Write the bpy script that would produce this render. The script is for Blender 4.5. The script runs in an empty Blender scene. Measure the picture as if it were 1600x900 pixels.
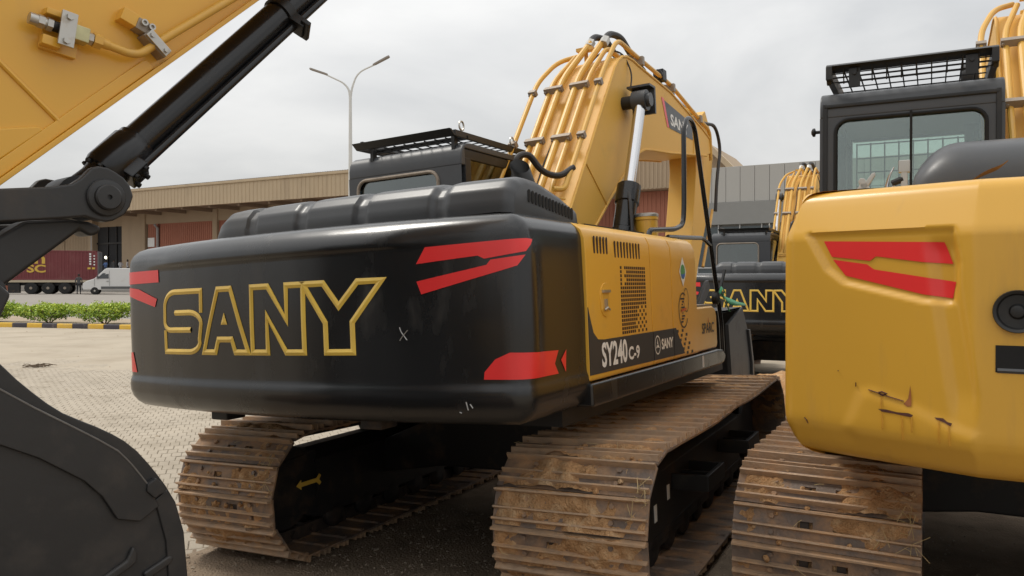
import bpy, bmesh, math, random
from math import sin, cos, pi, radians, sqrt, atan2
from mathutils import Vector, Matrix, noise
random.seed(7)
SC = bpy.context.scene
COL = SC.collection

# ------------------------------------------------------------------ camera, world, sun, exposure
cd = bpy.data.cameras.new('camera'); cam = bpy.data.objects.new('camera', cd); COL.objects.link(cam)
cd.sensor_fit = 'HORIZONTAL'; cd.sensor_width = 36.0; cd.lens = 36.0 * 1230 / 1600
cd.clip_start = 0.05; cd.clip_end = 3000
cam.location = (0, 0, 1.86)
cam.rotation_euler = (radians(90) + math.atan((440.5 - 450) / 1230), 0, 0)
SC.camera = cam

SUN_EL, SUN_AZ = 58.0, -62.0          # degrees; azimuth clockwise from +Y
W = bpy.data.worlds.new('World'); SC.world = W; W.use_nodes = True
nt = W.node_tree; nt.nodes.clear()
def N(t, tree=None, **kw):
    n = (tree or nt).nodes.new(t)
    for k, v in kw.items(): setattr(n, k, v)
    return n
out = N('ShaderNodeOutputWorld'); mixs = N('ShaderNodeMixShader')
sky = N('ShaderNodeTexSky'); sky.sky_type = 'NISHITA'; sky.sun_disc = False
sky.sun_elevation = radians(SUN_EL); sky.sun_rotation = radians(SUN_AZ)
sky.dust_density = 3.0; sky.air_density = 1.2
bg1 = N('ShaderNodeBackground'); bg1.inputs['Strength'].default_value = 0.12
nt.links.new(sky.outputs[0], bg1.inputs[0])
tc = N('ShaderNodeTexCoord'); mp = N('ShaderNodeMapping'); mp.inputs['Scale'].default_value = (1.0, 1.0, 2.2)
nz = N('ShaderNodeTexNoise'); nz.inputs['Scale'].default_value = 2.1; nz.inputs['Detail'].default_value = 6; nz.inputs['Roughness'].default_value = 0.52
nz.inputs['Distortion'].default_value = 0.35
nt.links.new(tc.outputs['Generated'], mp.inputs[0]); nt.links.new(mp.outputs[0], nz.inputs['Vector'])
cr = N('ShaderNodeValToRGB')
cr.color_ramp.elements[0].position = 0.30; cr.color_ramp.elements[0].color = (0.50, 0.51, 0.52, 1)
cr.color_ramp.elements[1].position = 0.66; cr.color_ramp.elements[1].color = (0.80, 0.795, 0.78, 1)
nt.links.new(nz.outputs['Fac'], cr.inputs[0])
bg2 = N('ShaderNodeBackground'); bg2.inputs['Strength'].default_value = 1.0
nt.links.new(cr.outputs[0], bg2.inputs[0])
# standard overcast luminance law: (1 + 2 sin elevation), brightest at the zenith
sx = N('ShaderNodeSeparateXYZ'); nt.links.new(tc.outputs['Generated'], sx.inputs[0])
gr_ = N('ShaderNodeMapRange'); gr_.inputs[1].default_value = 0.0; gr_.inputs[2].default_value = 1.0; gr_.inputs[3].default_value = 0.74; gr_.inputs[4].default_value = 1.9
nt.links.new(sx.outputs[2], gr_.inputs[0]); nt.links.new(gr_.outputs[0], bg2.inputs['Strength'])
mixs.inputs[0].default_value = 0.93
nt.links.new(bg1.outputs[0], mixs.inputs[1]); nt.links.new(bg2.outputs[0], mixs.inputs[2])
nt.links.new(mixs.outputs[0], out.inputs[0])

sl = bpy.data.lights.new('sun', 'SUN'); sl.energy = 1.5; sl.angle = radians(14); sl.color = (1.0, 0.95, 0.87)
so = bpy.data.objects.new('sun', sl); COL.objects.link(so)
_d = Vector((sin(radians(SUN_AZ)) * cos(radians(SUN_EL)), cos(radians(SUN_AZ)) * cos(radians(SUN_EL)), sin(radians(SUN_EL))))
so.rotation_euler = (-_d).to_track_quat('-Z', 'Y').to_euler(); so.location = _d * 60
vs = SC.view_settings
vs.view_transform = 'Standard'; vs.look = 'None'; vs.exposure = 0.18; vs.gamma = 1.0; vs.use_curve_mapping = False

# ------------------------------------------------------------------ materials
MATS = {}
def mat(name, base, rough=0.5, metal=0.0, var=0.12, vscale=3.0, bump=0.0, bscale=60.0, dust=None, damt=0.0, dscale=2.5, coat=0.0, spec=0.5, emit=0.0, streak=0.0):
    """procedural paint / metal / soil: noise-varied colour, optional dust film, fine relief"""
    m = bpy.data.materials.new(name); m.use_nodes = True; t = m.node_tree; t.nodes.clear(); L = t.links.new
    o = N('ShaderNodeOutputMaterial', t); p = N('ShaderNodeBsdfPrincipled', t); L(p.outputs[0], o.inputs[0])
    p.inputs['Metallic'].default_value = metal; p.inputs['Roughness'].default_value = rough
    p.inputs['Specular IOR Level'].default_value = spec
    p.inputs['Coat Weight'].default_value = coat; p.inputs['Coat Roughness'].default_value = 0.12
    g = N('ShaderNodeNewGeometry', t)
    n1 = N('ShaderNodeTexNoise', t); n1.inputs['Scale'].default_value = vscale; n1.inputs['Detail'].default_value = 5
    L(g.outputs['Position'], n1.inputs['Vector'])
    mx = N('ShaderNodeMix', t, data_type='RGBA'); b = base
    mx.inputs[6].default_value = (b[0] * (1 - var), b[1] * (1 - var), b[2] * (1 - var), 1)
    mx.inputs[7].default_value = (min(1, b[0] * (1 + var)), min(1, b[1] * (1 + var)), min(1, b[2] * (1 + var)), 1)
    L(n1.outputs['Fac'], mx.inputs[0]); col = mx.outputs[2]
    if dust:
        n2 = N('ShaderNodeTexNoise', t); n2.inputs['Scale'].default_value = dscale; n2.inputs['Detail'].default_value = 7; n2.inputs['Roughness'].default_value = 0.62
        if streak:
            mpp = N('ShaderNodeMapping', t); mpp.inputs['Scale'].default_value = (1, 1, 1 / streak)
            L(g.outputs['Position'], mpp.inputs[0]); L(mpp.outputs[0], n2.inputs['Vector'])
        else: L(g.outputs['Position'], n2.inputs['Vector'])
        r = N('ShaderNodeMapRange', t); r.inputs[1].default_value = 0.62 - 0.3 * damt; r.inputs[2].default_value = 0.72 - 0.12 * damt + 0.06
        r.inputs[3].default_value = 0; r.inputs[4].default_value = min(1.0, 0.25 + damt)
        L(n2.outputs['Fac'], r.inputs[0])
        m2 = N('ShaderNodeMix', t, data_type='RGBA'); L(r.outputs[0], m2.inputs[0]); L(col, m2.inputs[6]); m2.inputs[7].default_value = (*dust, 1)
        col = m2.outputs[2]
        rr = N('ShaderNodeMapRange', t); rr.inputs[3].default_value = rough; rr.inputs[4].default_value = max(rough, 0.85)
        L(r.outputs[0], rr.inputs[0]); L(rr.outputs[0], p.inputs['Roughness'])
        if metal:
            rm = N('ShaderNodeMapRange', t); rm.inputs[3].default_value = metal; rm.inputs[4].default_value = 0
            L(r.outputs[0], rm.inputs[0]); L(rm.outputs[0], p.inputs['Metallic'])
    L(col, p.inputs['Base Color'])
    if bump:
        n3 = N('ShaderNodeTexNoise', t); n3.inputs['Scale'].default_value = bscale; n3.inputs['Detail'].default_value = 6
        L(g.outputs['Position'], n3.inputs['Vector'])
        bp = N('ShaderNodeBump', t); bp.inputs['Strength'].default_value = bump; bp.inputs['Distance'].default_value = 0.02
        L(n3.outputs['Fac'], bp.inputs['Height']); L(bp.outputs[0], p.inputs['Normal'])
    if emit:
        p.inputs['Emission Color'].default_value = (*base, 1); p.inputs['Emission Strength'].default_value = emit
    MATS[name] = m; return m
YEL = (0.75, 0.405, 0.045); DUSTC = (0.42, 0.32, 0.22)
mat('yellow', YEL, 0.32, var=0.05, vscale=1.4, dust=(0.50, 0.33, 0.13), damt=0.18, dscale=3.0, coat=0.25, bump=0.02, bscale=9)
mat('yellow_worn', (0.66, 0.362, 0.042), 0.33, var=0.06, vscale=1.3, dust=(0.46, 0.26, 0.06), damt=0.30, dscale=5, coat=0.15, streak=7, bump=0.02, bscale=8)
mat('boom_yellow', (0.74, 0.42, 0.072), 0.52, var=0.06, vscale=1.2, dust=(0.52, 0.35, 0.15), damt=0.2, dscale=2.5, bump=0.02, bscale=9)
mat('yellow_tube', (0.68, 0.385, 0.07), 0.38, var=0.07, dust=(0.5, 0.36, 0.18), damt=0.2, dscale=9)
mat('black_paint', (0.0115, 0.0118, 0.0125), 0.26, var=0.2, vscale=2.0, dust=(0.07, 0.063, 0.055), damt=0.20, dscale=4.0, streak=2.5, coat=0.25, bump=0.02, bscale=5)
mat('dark_grey_paint', (0.050, 0.052, 0.055), 0.36, var=0.15, dust=(0.075, 0.072, 0.068), damt=0.3, dscale=3, bump=0.02, bscale=12)
mat('cab_grey', (0.058, 0.061, 0.066), 0.40, var=0.12, dust=(0.09, 0.087, 0.083), damt=0.3, dscale=3, bump=0.02, bscale=10)
mat('black_satin', (0.011, 0.011, 0.011), 0.45, var=0.2, dust=(0.07, 0.058, 0.045), damt=0.22, dscale=4)
mat('black_gloss', (0.010, 0.010, 0.011), 0.22, var=0.2, dust=(0.04, 0.037, 0.033), damt=0.2, dscale=6)
mat('lit_worn_edge', (0.16, 0.15, 0.14), 0.45, 0.3, var=0.4, vscale=30)
mat('bucket_paint', (0.026, 0.026, 0.0265), 0.45, var=0.15, dust=(0.075, 0.062, 0.05), damt=0.30, dscale=4.5, bump=0.05, bscale=25)
mat('frame_black', (0.013, 0.012, 0.012), 0.55, var=0.2, dust=(0.14, 0.085, 0.05), damt=0.30, dscale=4)
mat('matte_black', (0.006, 0.006, 0.006), 0.8)
mat('vent_dark', (0.045, 0.020, 0.012), 0.8)
mat('rubber', (0.012, 0.012, 0.012), 0.7, dust=(0.1, 0.08, 0.06), damt=0.3)
mat('hose_rubber', (0.022, 0.019, 0.017), 0.45, dust=(0.1, 0.07, 0.05), damt=0.3, dscale=8)
mat('chrome', (0.62, 0.62, 0.63), 0.2, 1.0, var=0.03)
mat('zinc', (0.50, 0.48, 0.44), 0.38, 0.85, var=0.15, vscale=20, dust=(0.35, 0.27, 0.18), damt=0.25, dscale=20)
mat('zinc_yellow', (0.50, 0.46, 0.26), 0.35, 0.7, var=0.25, vscale=18)
mat('clamp_metal', (0.30, 0.25, 0.20), 0.5, 0.4, var=0.2, vscale=30)
mat('red_reflector', (0.80, 0.035, 0.035), 0.32, var=0.08, vscale=5, coat=0.2)
mat('gold', (0.86, 0.56, 0.10), 0.3, 0.0, var=0.22, vscale=6)
mat('white_decal', (0.78, 0.77, 0.74), 0.5, var=0.05)
mat('dark_decal', (0.035, 0.035, 0.038), 0.45, var=0.1)
mat('orange_decal', (0.55, 0.13, 0.03), 0.5)
mat('green_decal', (0.10, 0.30, 0.10), 0.5); mat('blue_decal', (0.06, 0.14, 0.42), 0.5)
mat('track_steel', (0.165, 0.125, 0.10), 0.55, 0.15, var=0.3, vscale=14, bump=0.3, bscale=70, dust=(0.48, 0.275, 0.135), damt=0.66, dscale=5.5)
mat('grouser_worn', (0.40, 0.28, 0.185), 0.5, 0.2, var=0.35, vscale=16, bump=0.25, bscale=80, dust=(0.54, 0.33, 0.175), damt=0.65, dscale=9)
mat('track_inner', (0.045, 0.033, 0.026), 0.7, 0.2, dust=(0.13, 0.08, 0.05), damt=0.4, dscale=8)
mat('mud', (0.46, 0.262, 0.125), 0.95, var=0.40, vscale=9, bump=1.0, bscale=80, spec=0.15, dust=(0.64, 0.47, 0.29), damt=0.45, dscale=14)
mat('straw', (0.50, 0.38, 0.19), 0.8)
mat('scratch', (0.085, 0.028, 0.018), 0.8, var=0.5, vscale=50); mat('rust', (0.32, 0.11, 0.03), 0.8, var=0.3, vscale=40)
mat('rust_stain', (0.60, 0.315, 0.038), 0.7, var=0.2, vscale=30)
mat('scrape_white', (0.45, 0.44, 0.42), 0.7)
mat('seat_cloth', (0.02, 0.02, 0.021), 0.85)
mat('interior', (0.11, 0.115, 0.115), 0.7)
mat('ribbon', (0.08, 0.42, 0.20), 0.5, var=0.2)
mat('dry_leaf', (0.33, 0.17, 0.06), 0.8, var=0.3, vscale=40)
mat('lens_red', (0.55, 0.02, 0.02), 0.2)
def glass(name, tint, refl=0.12):
    m = bpy.data.materials.new(name); m.use_nodes = True; t = m.node_tree; t.nodes.clear(); L = t.links.new
    o = N('ShaderNodeOutputMaterial', t); tr = N('ShaderNodeBsdfTransparent', t); tr.inputs[0].default_value = (*tint, 1)
    gl = N('ShaderNodeBsdfGlossy', t); gl.inputs['Roughness'].default_value = 0.04; gl.inputs[0].default_value = (0.9, 0.95, 0.93, 1)
    fr = N('ShaderNodeFresnel', t); fr.inputs[0].default_value = 1.5; ma = N('ShaderNodeMath', t); ma.operation = 'ADD'; ma.inputs[1].default_value = refl * 0.5
    L(fr.outputs[0], ma.inputs[0]); mx = N('ShaderNodeMixShader', t); L(ma.outputs[0], mx.inputs[0]); L(tr.outputs[0], mx.inputs[1]); L(gl.outputs[0], mx.inputs[2])
    L(mx.outputs[0], o.inputs[0]); MATS[name] = m
glass('glass_green', (0.86, 0.94, 0.90), 0.30); glass('glass_brown', (0.30, 0.24, 0.15), 0.10); glass('glass_dark', (0.25, 0.3, 0.33), 0.3)

# ------------------------------------------------------------------ mesh helpers
def sub(a, b): return (a[0] - b[0], a[1] - b[1], a[2] - b[2])
def smooth_path(pts, r, n=5):
    """round the corners of a 3D polyline"""
    P = [Vector(p) for p in pts]; o = [P[0]]
    for i in range(1, len(P) - 1):
        a = P[i - 1] - P[i]; b = P[i + 1] - P[i]; la, lb = a.length, b.length
        a.normalize(); b.normalize(); t = min(r, la * 0.48, lb * 0.48)
        s, e = P[i] + a * t, P[i] + b * t
        for k in range(n + 1):
            q = k / n; o.append(s * (1 - q) ** 2 + P[i] * 2 * q * (1 - q) + e * q * q)
    o.append(P[-1]); return o
class MB:
    def __init__(s): s.v = []; s.f = []; s.mi = []
    def add(s, vs, fs, mi=0):
        b = len(s.v); s.v += [tuple(v) for v in vs]; s.f += [tuple(b + i for i in f) for f in fs]; s.mi += [mi] * len(fs); return s
    def box(s, x0, x1, y0, y1, z0, z1, M=None, mi=0):
        vs = [Vector((x, y, z)) for x in (x0, x1) for y in (y0, y1) for z in (z0, z1)]
        if M: vs = [M @ v for v in vs]
        return s.add(vs, [(0, 1, 3, 2), (4, 6, 7, 5), (0, 4, 5, 1), (2, 3, 7, 6), (0, 2, 6, 4), (1, 5, 7, 3)], mi)
    def prism(s, poly, axis, a, b, M=None, mi=0):
        n = len(poly); vs = []
        for c in (a, b):
            for p in poly:
                v = [0, 0, 0]; k = [i for i in range(3) if i != axis]; v[axis] = c; v[k[0]] = p[0]; v[k[1]] = p[1]
                vs.append(M @ Vector(v) if M else Vector(v))
        fs = [tuple(range(n))[::-1], tuple(range(n, 2 * n))] + [(i, (i + 1) % n, n + (i + 1) % n, n + i) for i in range(n)]
        return s.add(vs, fs, mi)
    def tube(s, path, r, n=8, caps=True, mi=0):
        P = [Vector(p) for p in path]; vs = []; up = None; m = len(P)
        for i, p in enumerate(P):
            d = (P[min(i + 1, m - 1)] - P[max(i - 1, 0)])
            if d.length < 1e-9: d = Vector((0, 0, 1))
            d.normalize()
            if up is None:
                up = Vector((0, 0, 1)) if abs(d.z) < 0.9 else Vector((1, 0, 0))
            x = up - d * up.dot(d)
            if x.length < 1e-6: x = d.orthogonal()
            x.normalize(); up = x; y = d.cross(x); rr = r[i] if isinstance(r, (list, tuple)) else r
            for k in range(n): a = 2 * pi * k / n; vs.append(p + x * cos(a) * rr + y * sin(a) * rr)
        fs = [(i * n + k, i * n + (k + 1) % n, (i + 1) * n + (k + 1) % n, (i + 1) * n + k) for i in range(m - 1) for k in range(n)]
        if caps: fs += [tuple(range(n))[::-1], tuple(range((m - 1) * n, m * n))]
        return s.add(vs, fs, mi)
    def cyl(s, p0, p1, r0, r1=None, n=16, mi=0): return s.tube([p0, p1], [r0, r0 if r1 is None else r1], n, True, mi)
    def lathe(s, p0, axis, prof, n=24, mi=0):
        """prof: (along, radius) from p0 along unit axis"""
        a = Vector(axis).normalized(); p0 = Vector(p0); x = a.orthogonal().normalized(); y = a.cross(x); vs = []
        for (h, r) in prof:
            for k in range(n): q = 2 * pi * k / n; vs.append(p0 + a * h + (x * cos(q) + y * sin(q)) * r)
        m = len(prof); fs = [(i * n + k, i * n + (k + 1) % n, (i + 1) * n + (k + 1) % n, (i + 1) * n + k) for i in range(m - 1) for k in range(n)]
        fs += [tuple(range(n))[::-1], tuple(range((m - 1) * n, m * n))]
        return s.add(vs, fs, mi)
    def grid(s, fn, nu, nv, mi=0, flip=False):
        vs = [fn(i / nu, j / nv) for i in range(nu + 1) for j in range(nv + 1)]; k = nv + 1
        fs = [(i * k + j, (i + 1) * k + j, (i + 1) * k + j + 1, i * k + j + 1) for i in range(nu) for j in range(nv)]
        if flip: fs = [f[::-1] for f in fs]
        return s.add(vs, fs, mi)
    def mesh(s, name, mats, smooth=35, bevel=0, bseg=2):
        me = bpy.data.meshes.new(name); me.from_pydata(s.v, [], s.f); me.update()
        for m in (mats if isinstance(mats, (list, tuple)) else [mats]): me.materials.append(MATS[m] if isinstance(m, str) else m)
        if len(me.materials) > 1: me.polygons.foreach_set('material_index', s.mi)
        bm = bmesh.new(); bm.from_mesh(me)
        if bevel:
            es = [e for e in bm.edges if len(e.link_faces) == 2 and e.calc_face_angle(0) > radians(28)]
            bmesh.ops.bevel(bm, geom=es, offset=bevel, segments=bseg, profile=0.5, affect='EDGES', clamp_overlap=True)
        bmesh.ops.recalc_face_normals(bm, faces=bm.faces[:])
        bm.to_mesh(me); bm.free()
        if smooth:
            me.polygons.foreach_set('use_smooth', [True] * len(me.polygons)); me.set_sharp_from_angle(angle=radians(smooth))
        return me
    def build(s, name, mats, parent=None, smooth=35, bevel=0, bseg=2):
        o = link(name, s.mesh(name, mats, smooth, bevel, bseg), parent)
        if bevel and smooth: wn = o.modifiers.new('wn', 'WEIGHTED_NORMAL'); wn.keep_sharp = True
        return o
def link(name, me, parent=None, loc=None, rz=None):
    o = bpy.data.objects.new(name, me); COL.objects.link(o)
    if parent: o.parent = parent
    if loc is not None: o.location = loc
    if rz is not None: o.rotation_euler = (0, 0, rz)
    return o
def tag(o, label, cat, group=None):
    o['label'] = label; o['category'] = cat
    if group: o['group'] = group
    return o
def struct(o): o['kind'] = 'structure'; return o
def stuff(o): o['kind'] = 'stuff'; return o
def empty(name, M=None):
    o = bpy.data.objects.new(name, None); COL.objects.link(o); o.empty_display_size = 0.3
    if M is not None: o.matrix_world = M
    return o
def copy_tree(o, parent=None, skip=()):
    c = o.copy(); COL.objects.link(c); c.parent = parent
    for ch in list(o.children):
        if ch.name.split('.')[0] in skip: continue
        copy_tree(ch, c, skip)
    return c
def pose(x, y, z, yaw, ry=0.0):
    """yaw clockwise from +Y; ry > 0 lowers the right-hand side"""
    a = radians(yaw); Y = Vector((sin(a), cos(a), 0)); X = Vector((cos(a), -sin(a), 0)); Z = Vector((0, 0, 1)); r = radians(ry)
    X, Z = X * cos(r) - Z * sin(r), Z * cos(r) + X * sin(r)
    M = Matrix.Identity(4)
    for i in range(3): M[i][0] = X[i]; M[i][1] = Y[i]; M[i][2] = Z[i]
    M[0][3], M[1][3], M[2][3] = x, y, z
    return M
def text_geo(body, bold=0.0):
    cu = bpy.data.curves.new('t', 'FONT'); cu.body = body; cu.size = 1.0; cu.offset = bold; cu.resolution_u = 3
    o = bpy.data.objects.new('t', cu); COL.objects.link(o)
    dg = bpy.context.evaluated_depsgraph_get(); me = o.evaluated_get(dg).to_mesh()
    vs = [(v.co.x, v.co.y) for v in me.vertices]; fs = [tuple(p.vertices) for p in me.polygons]
    o.evaluated_get(dg).to_mesh_clear(); bpy.data.objects.remove(o); bpy.data.curves.remove(cu)
    x0 = min(v[0] for v in vs); x1 = max(v[0] for v in vs); y0 = min(v[1] for v in vs); y1 = max(v[1] for v in vs)
    return [((v[0] - x0) / (x1 - x0), (v[1] - y0) / (y1 - y0)) for v in vs], fs
def put_text(name, body, mapper, m, parent, bold=0.0):
    vs, fs = text_geo(body, bold); b = MB(); b.add([mapper(u, v) for u, v in vs], fs); return b.build(name, m, parent, smooth=0)

# ------------------------------------------------------------------ curved counterweight skins
def rounded(pts, rads, n=8):
    o = []
    for i, p in enumerate(pts):
        p = Vector(p); r = rads[i]
        if i in (0, len(pts) - 1) or r == 0: o.append(p); continue
        a = (Vector(pts[i - 1]) - p).normalized(); b = (Vector(pts[i + 1]) - p).normalized()
        ang = a.angle(b); t = r / math.tan(ang / 2); c = p + (a + b).normalized() * (r / sin(ang / 2)); s = p + a * t; e = p + b * t
        a0 = atan2(s.y - c.y, s.x - c.x); a1 = atan2(e.y - c.y, e.x - c.x); d = (a1 - a0 + pi) % (2 * pi) - pi
        for k in range(n + 1): q = a0 + d * k / n; o.append(c + Vector((cos(q), sin(q))) * r)
    return o
class Skin:
    """vertical wall following a plan outline; s = arc length (0 where x = 0 at the back), z = height"""
    def __init__(s, pl, disp):
        s.p = pl; d = [0.0]
        for i in range(1, len(pl)): d.append(d[-1] + (pl[i] - pl[i - 1]).length)
        k0 = 0
        for j in range(len(pl) - 1):
            if pl[j].x <= 0 < pl[j + 1].x and pl[j].y < -2: k0 = d[j] + (d[j + 1] - d[j]) * (-pl[j].x) / (pl[j + 1].x - pl[j].x)
        s.s = [q - k0 for q in d]; s.disp = disp; s.n = []
        for j in range(len(pl)):
            t = pl[min(j + 1, len(pl) - 1)] - pl[max(j - 1, 0)]; t.normalize(); s.n.append(Vector((t.y, -t.x)))
    def at(s, q, z, off=0.0):
        S = s.s; q = max(S[0], min(S[-1], q)); j = 0
        while j < len(S) - 2 and S[j + 1] < q: j += 1
        u = (q - S[j]) / max(1e-9, S[j + 1] - S[j]); p = s.p[j].lerp(s.p[j + 1], u); n = s.n[j].lerp(s.n[j + 1], u).normalized()
        e = s.disp(q, z) + off
        return Vector((p.x + n.x * e, p.y + n.y * e, z))
    def svals(s, step):
        o = []
        for j in range(len(s.s) - 1):
            k = max(1, int(math.ceil((s.s[j + 1] - s.s[j]) / step)))
            o += [s.s[j] + (s.s[j + 1] - s.s[j]) * i / k for i in range(k)]
        return o + [s.s[-1]]
    def wall(s, zs, step, cap_top=True):
        b = MB(); sv = s.svals(step); n = len(zs); vs = [s.at(q, z) for q in sv for z in zs]
        fs = [(i * n + j, (i + 1) * n + j, (i + 1) * n + j + 1, i * n + j + 1) for i in range(len(sv) - 1) for j in range(n - 1)]
        b.add(vs, fs); m = len(sv)
        b.f.append(tuple(i * n + n - 1 for i in range(m))); b.f.append(tuple(i * n for i in range(m))[::-1]); b.f.append(tuple(range(n))); b.f.append(tuple((m - 1) * n + j for j in range(n))[::-1]); b.mi += [0] * 4
        return b
    def patch(s, name, poly, m, parent, off=0.004, step=0.04):
        bm = bmesh.new(); bm.faces.new([bm.verts.new((p[0], p[1], 0)) for p in poly])
        lo = min(p[0] for p in poly); hi = max(p[0] for p in poly); q = lo + step
        while q < hi:
            bmesh.ops.bisect_plane(bm, geom=bm.verts[:] + bm.edges[:] + bm.faces[:], plane_co=(q, 0, 0), plane_no=(1, 0, 0)); q += step
        lo = min(p[1] for p in poly); hi = max(p[1] for p in poly); q = lo + step
        while q < hi:
            bmesh.ops.bisect_plane(bm, geom=bm.verts[:] + bm.edges[:] + bm.faces[:], plane_co=(0, q, 0), plane_no=(0, 1, 0)); q += step
        for v in bm.verts: v.co = s.at(v.co.x, v.co.y, off)
        bmesh.ops.recalc_face_normals(bm, faces=bm.faces[:])
        me = bpy.data.meshes.new(name); bm.to_mesh(me); bm.free(); me.materials.append(MATS[m])
        me.polygons.foreach_set('use_smooth', [True] * len(me.polygons))
        return link(name, me, parent)
    def stroke(s, b, path, w, closed, off=0.004, step=0.03):
        """raised line of width w along a (s, z) path, mitred"""
        P = []
        for p in path:
            if not P or (Vector(p) - P[-1]).length > .004: P.append(Vector(p))
        n = len(P); L = []; R = []
        for i in range(n):
            a = P[i] - P[i - 1] if (closed or i > 0) else P[1] - P[0]
            c = P[(i + 1) % n] - P[i] if (closed or i < n - 1) else P[-1] - P[-2]
            a.normalize(); c.normalize(); na = Vector((-a.y, a.x)); nc = Vector((-c.y, c.x)); mdir = (na + nc)
            if mdir.length < 1e-6: mdir = na
            mdir.normalize(); k = min(2.2, 1 / max(0.3, mdir.dot(na))); L.append(P[i] + mdir * w / 2 * k); R.append(P[i] - mdir * w / 2 * k)
        for i in range(n if closed else n - 1):
            j = (i + 1) % n; ln = (P[j] - P[i]).length; kk = max(1, int(ln / step)); vs = []
            for q in range(kk + 1):
                t = q / kk; a = L[i].lerp(L[j], t); c = R[i].lerp(R[j], t); mid = (a + c) / 2
                vs += [s.at(a.x, a.y, off - 0.003), s.at(mid.x, mid.y, off + 0.003), s.at(c.x, c.y, off - 0.003)]
            b.add(vs, [f for q in range(kk) for f in ((3 * q, 3 * q + 3, 3 * q + 4, 3 * q + 1), (3 * q + 1, 3 * q + 4, 3 * q + 5, 3 * q + 2))])
def sstep(a, b, x):
    t = max(0.0, min(1.0, (x - a) / (b - a))); return t * t * (3 - 2 * t)
def interp(tab, x):
    if x <= tab[0][0]: return tab[0][1]
    for (a, u), (b, v) in zip(tab, tab[1:]):
        if x <= b: return u + (v - u) * (x - a) / (b - a)
    return tab[-1][1]
def poly_sd(poly, x, y):
    """signed distance, negative inside"""
    d = 1e9; ins = False; n = len(poly)
    for i in range(n):
        x0, y0 = poly[i]; x1, y1 = poly[(i + 1) % n]; ex, ey = x1 - x0, y1 - y0
        t = max(0, min(1, ((x - x0) * ex + (y - y0) * ey) / (ex * ex + ey * ey))); d = min(d, (x - x0 - ex * t) ** 2 + (y - y0 - ey * t) ** 2)
        if (y0 > y) != (y1 > y) and x < (x1 - x0) * (y - y0) / (y1 - y0) + x0: ins = not ins
    d = sqrt(d); return -d if ins else d

# ================================================================== ground and setting
mat('paver', (0.39, 0.335, 0.26), 0.9, var=0.16, vscale=1.3, bump=0.3, bscale=45, dust=(0.27, 0.225, 0.165), damt=0.45, dscale=1.6)
mat('sand', (0.405, 0.345, 0.262), 0.95, var=0.16, vscale=0.9, bump=0.6, bscale=9, dust=(0.28, 0.225, 0.16), damt=0.48, dscale=0.55)
mat('joint_sand', (0.30, 0.245, 0.18), 0.95, var=0.2)
mat('dirt', (0.27, 0.205, 0.145), 0.95, var=0.45, vscale=5, bump=1.0, bscale=60, dust=(0.36, 0.28, 0.20), damt=0.4, dscale=3.5, spec=0.2)
mat('pebble', (0.34, 0.28, 0.21), 0.85, var=0.5, vscale=9)
mat('road', (0.26, 0.235, 0.205), 0.9, var=0.12, vscale=0.3, dust=(0.33, 0.29, 0.24), damt=0.3, dscale=0.2)
mat('kerb_yellow', (0.72, 0.45, 0.06), 0.7, dust=(0.5, 0.42, 0.3), damt=0.25, dscale=4); mat('kerb_black', (0.055, 0.048, 0.06), 0.7, dust=(0.3, 0.25, 0.2), damt=0.2, dscale=4)
mat('bed_soil', (0.34, 0.27, 0.19), 0.95, var=0.3, vscale=2, bump=0.5, bscale=10)
mat('leaf_a', (0.25, 0.37, 0.035), 0.55, var=0.3, vscale=6); mat('leaf_b', (0.46, 0.56, 0.06), 0.5, var=0.25, vscale=6); mat('leaf_c', (0.09, 0.17, 0.02), 0.6, var=0.3, vscale=6)
mat('bark', (0.12, 0.085, 0.055), 0.9)
mat('lamp_white', (0.62, 0.62, 0.60), 0.5); mat('lamp_grey', (0.30, 0.27, 0.24), 0.6)

def tz(y):
    return interp([(36, 0.0), (60, 0.80), (5000, 0.80)], y)
# one ground sheet out to the horizon
g = MB(); ys = [-80, -20, 0, 10, 20, 30, 36, 42, 48, 54, 60, 80, 140, 400, 2500]; xs = [-2500, -400, -80, -30, -10, 0, 10, 30, 80, 400, 2500]
vs = [(x, y, tz(y) - 0.012) for y in ys for x in xs]; n = len(xs)
g.add(vs, [(i * n + j, i * n + j + 1, (i + 1) * n + j + 1, (i + 1) * n + j) for i in range(len(ys) - 1) for j in range(n - 1)])
ground = struct(g.build('ground', 'joint_sand', smooth=0))
# drifted sand over the far part of the yard, thinning out on to the pavers
def sandz(x, y):
    e = min(1.0, max(0.0, (y + 0.25 * x - 12.2 + 1.6 * noise.noise(Vector((x * 0.35, y * 0.35, 1.0)))) / 5.0))
    h = -0.016 + 0.030 * e + 0.011 * noise.noise(Vector((x * 0.8, y * 0.8, 0))) + 0.006 * noise.noise(Vector((x * 3.1, y * 3.1, 4)))
    return h + tz(y)
s_ = MB(); s_.grid(lambda u, v: Vector((-34 + 56 * u, 7 + 29 * v, sandz(-34 + 56 * u, 7 + 29 * v))), 200, 150)
struct(s_.build('sandy_yard', 'sand', smooth=180))
rd = MB(); ysr = [37.2, 42, 48, 54, 60, 75, 90]
rd.add([(x, y - 0.25 * x * 0, tz(y) + 0.004) for y in ysr for x in (-140, 140)], [(2 * i, 2 * i + 1, 2 * i + 3, 2 * i + 2) for i in range(len(ysr) - 1)])
struct(rd.build('road', 'road', smooth=0))
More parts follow.
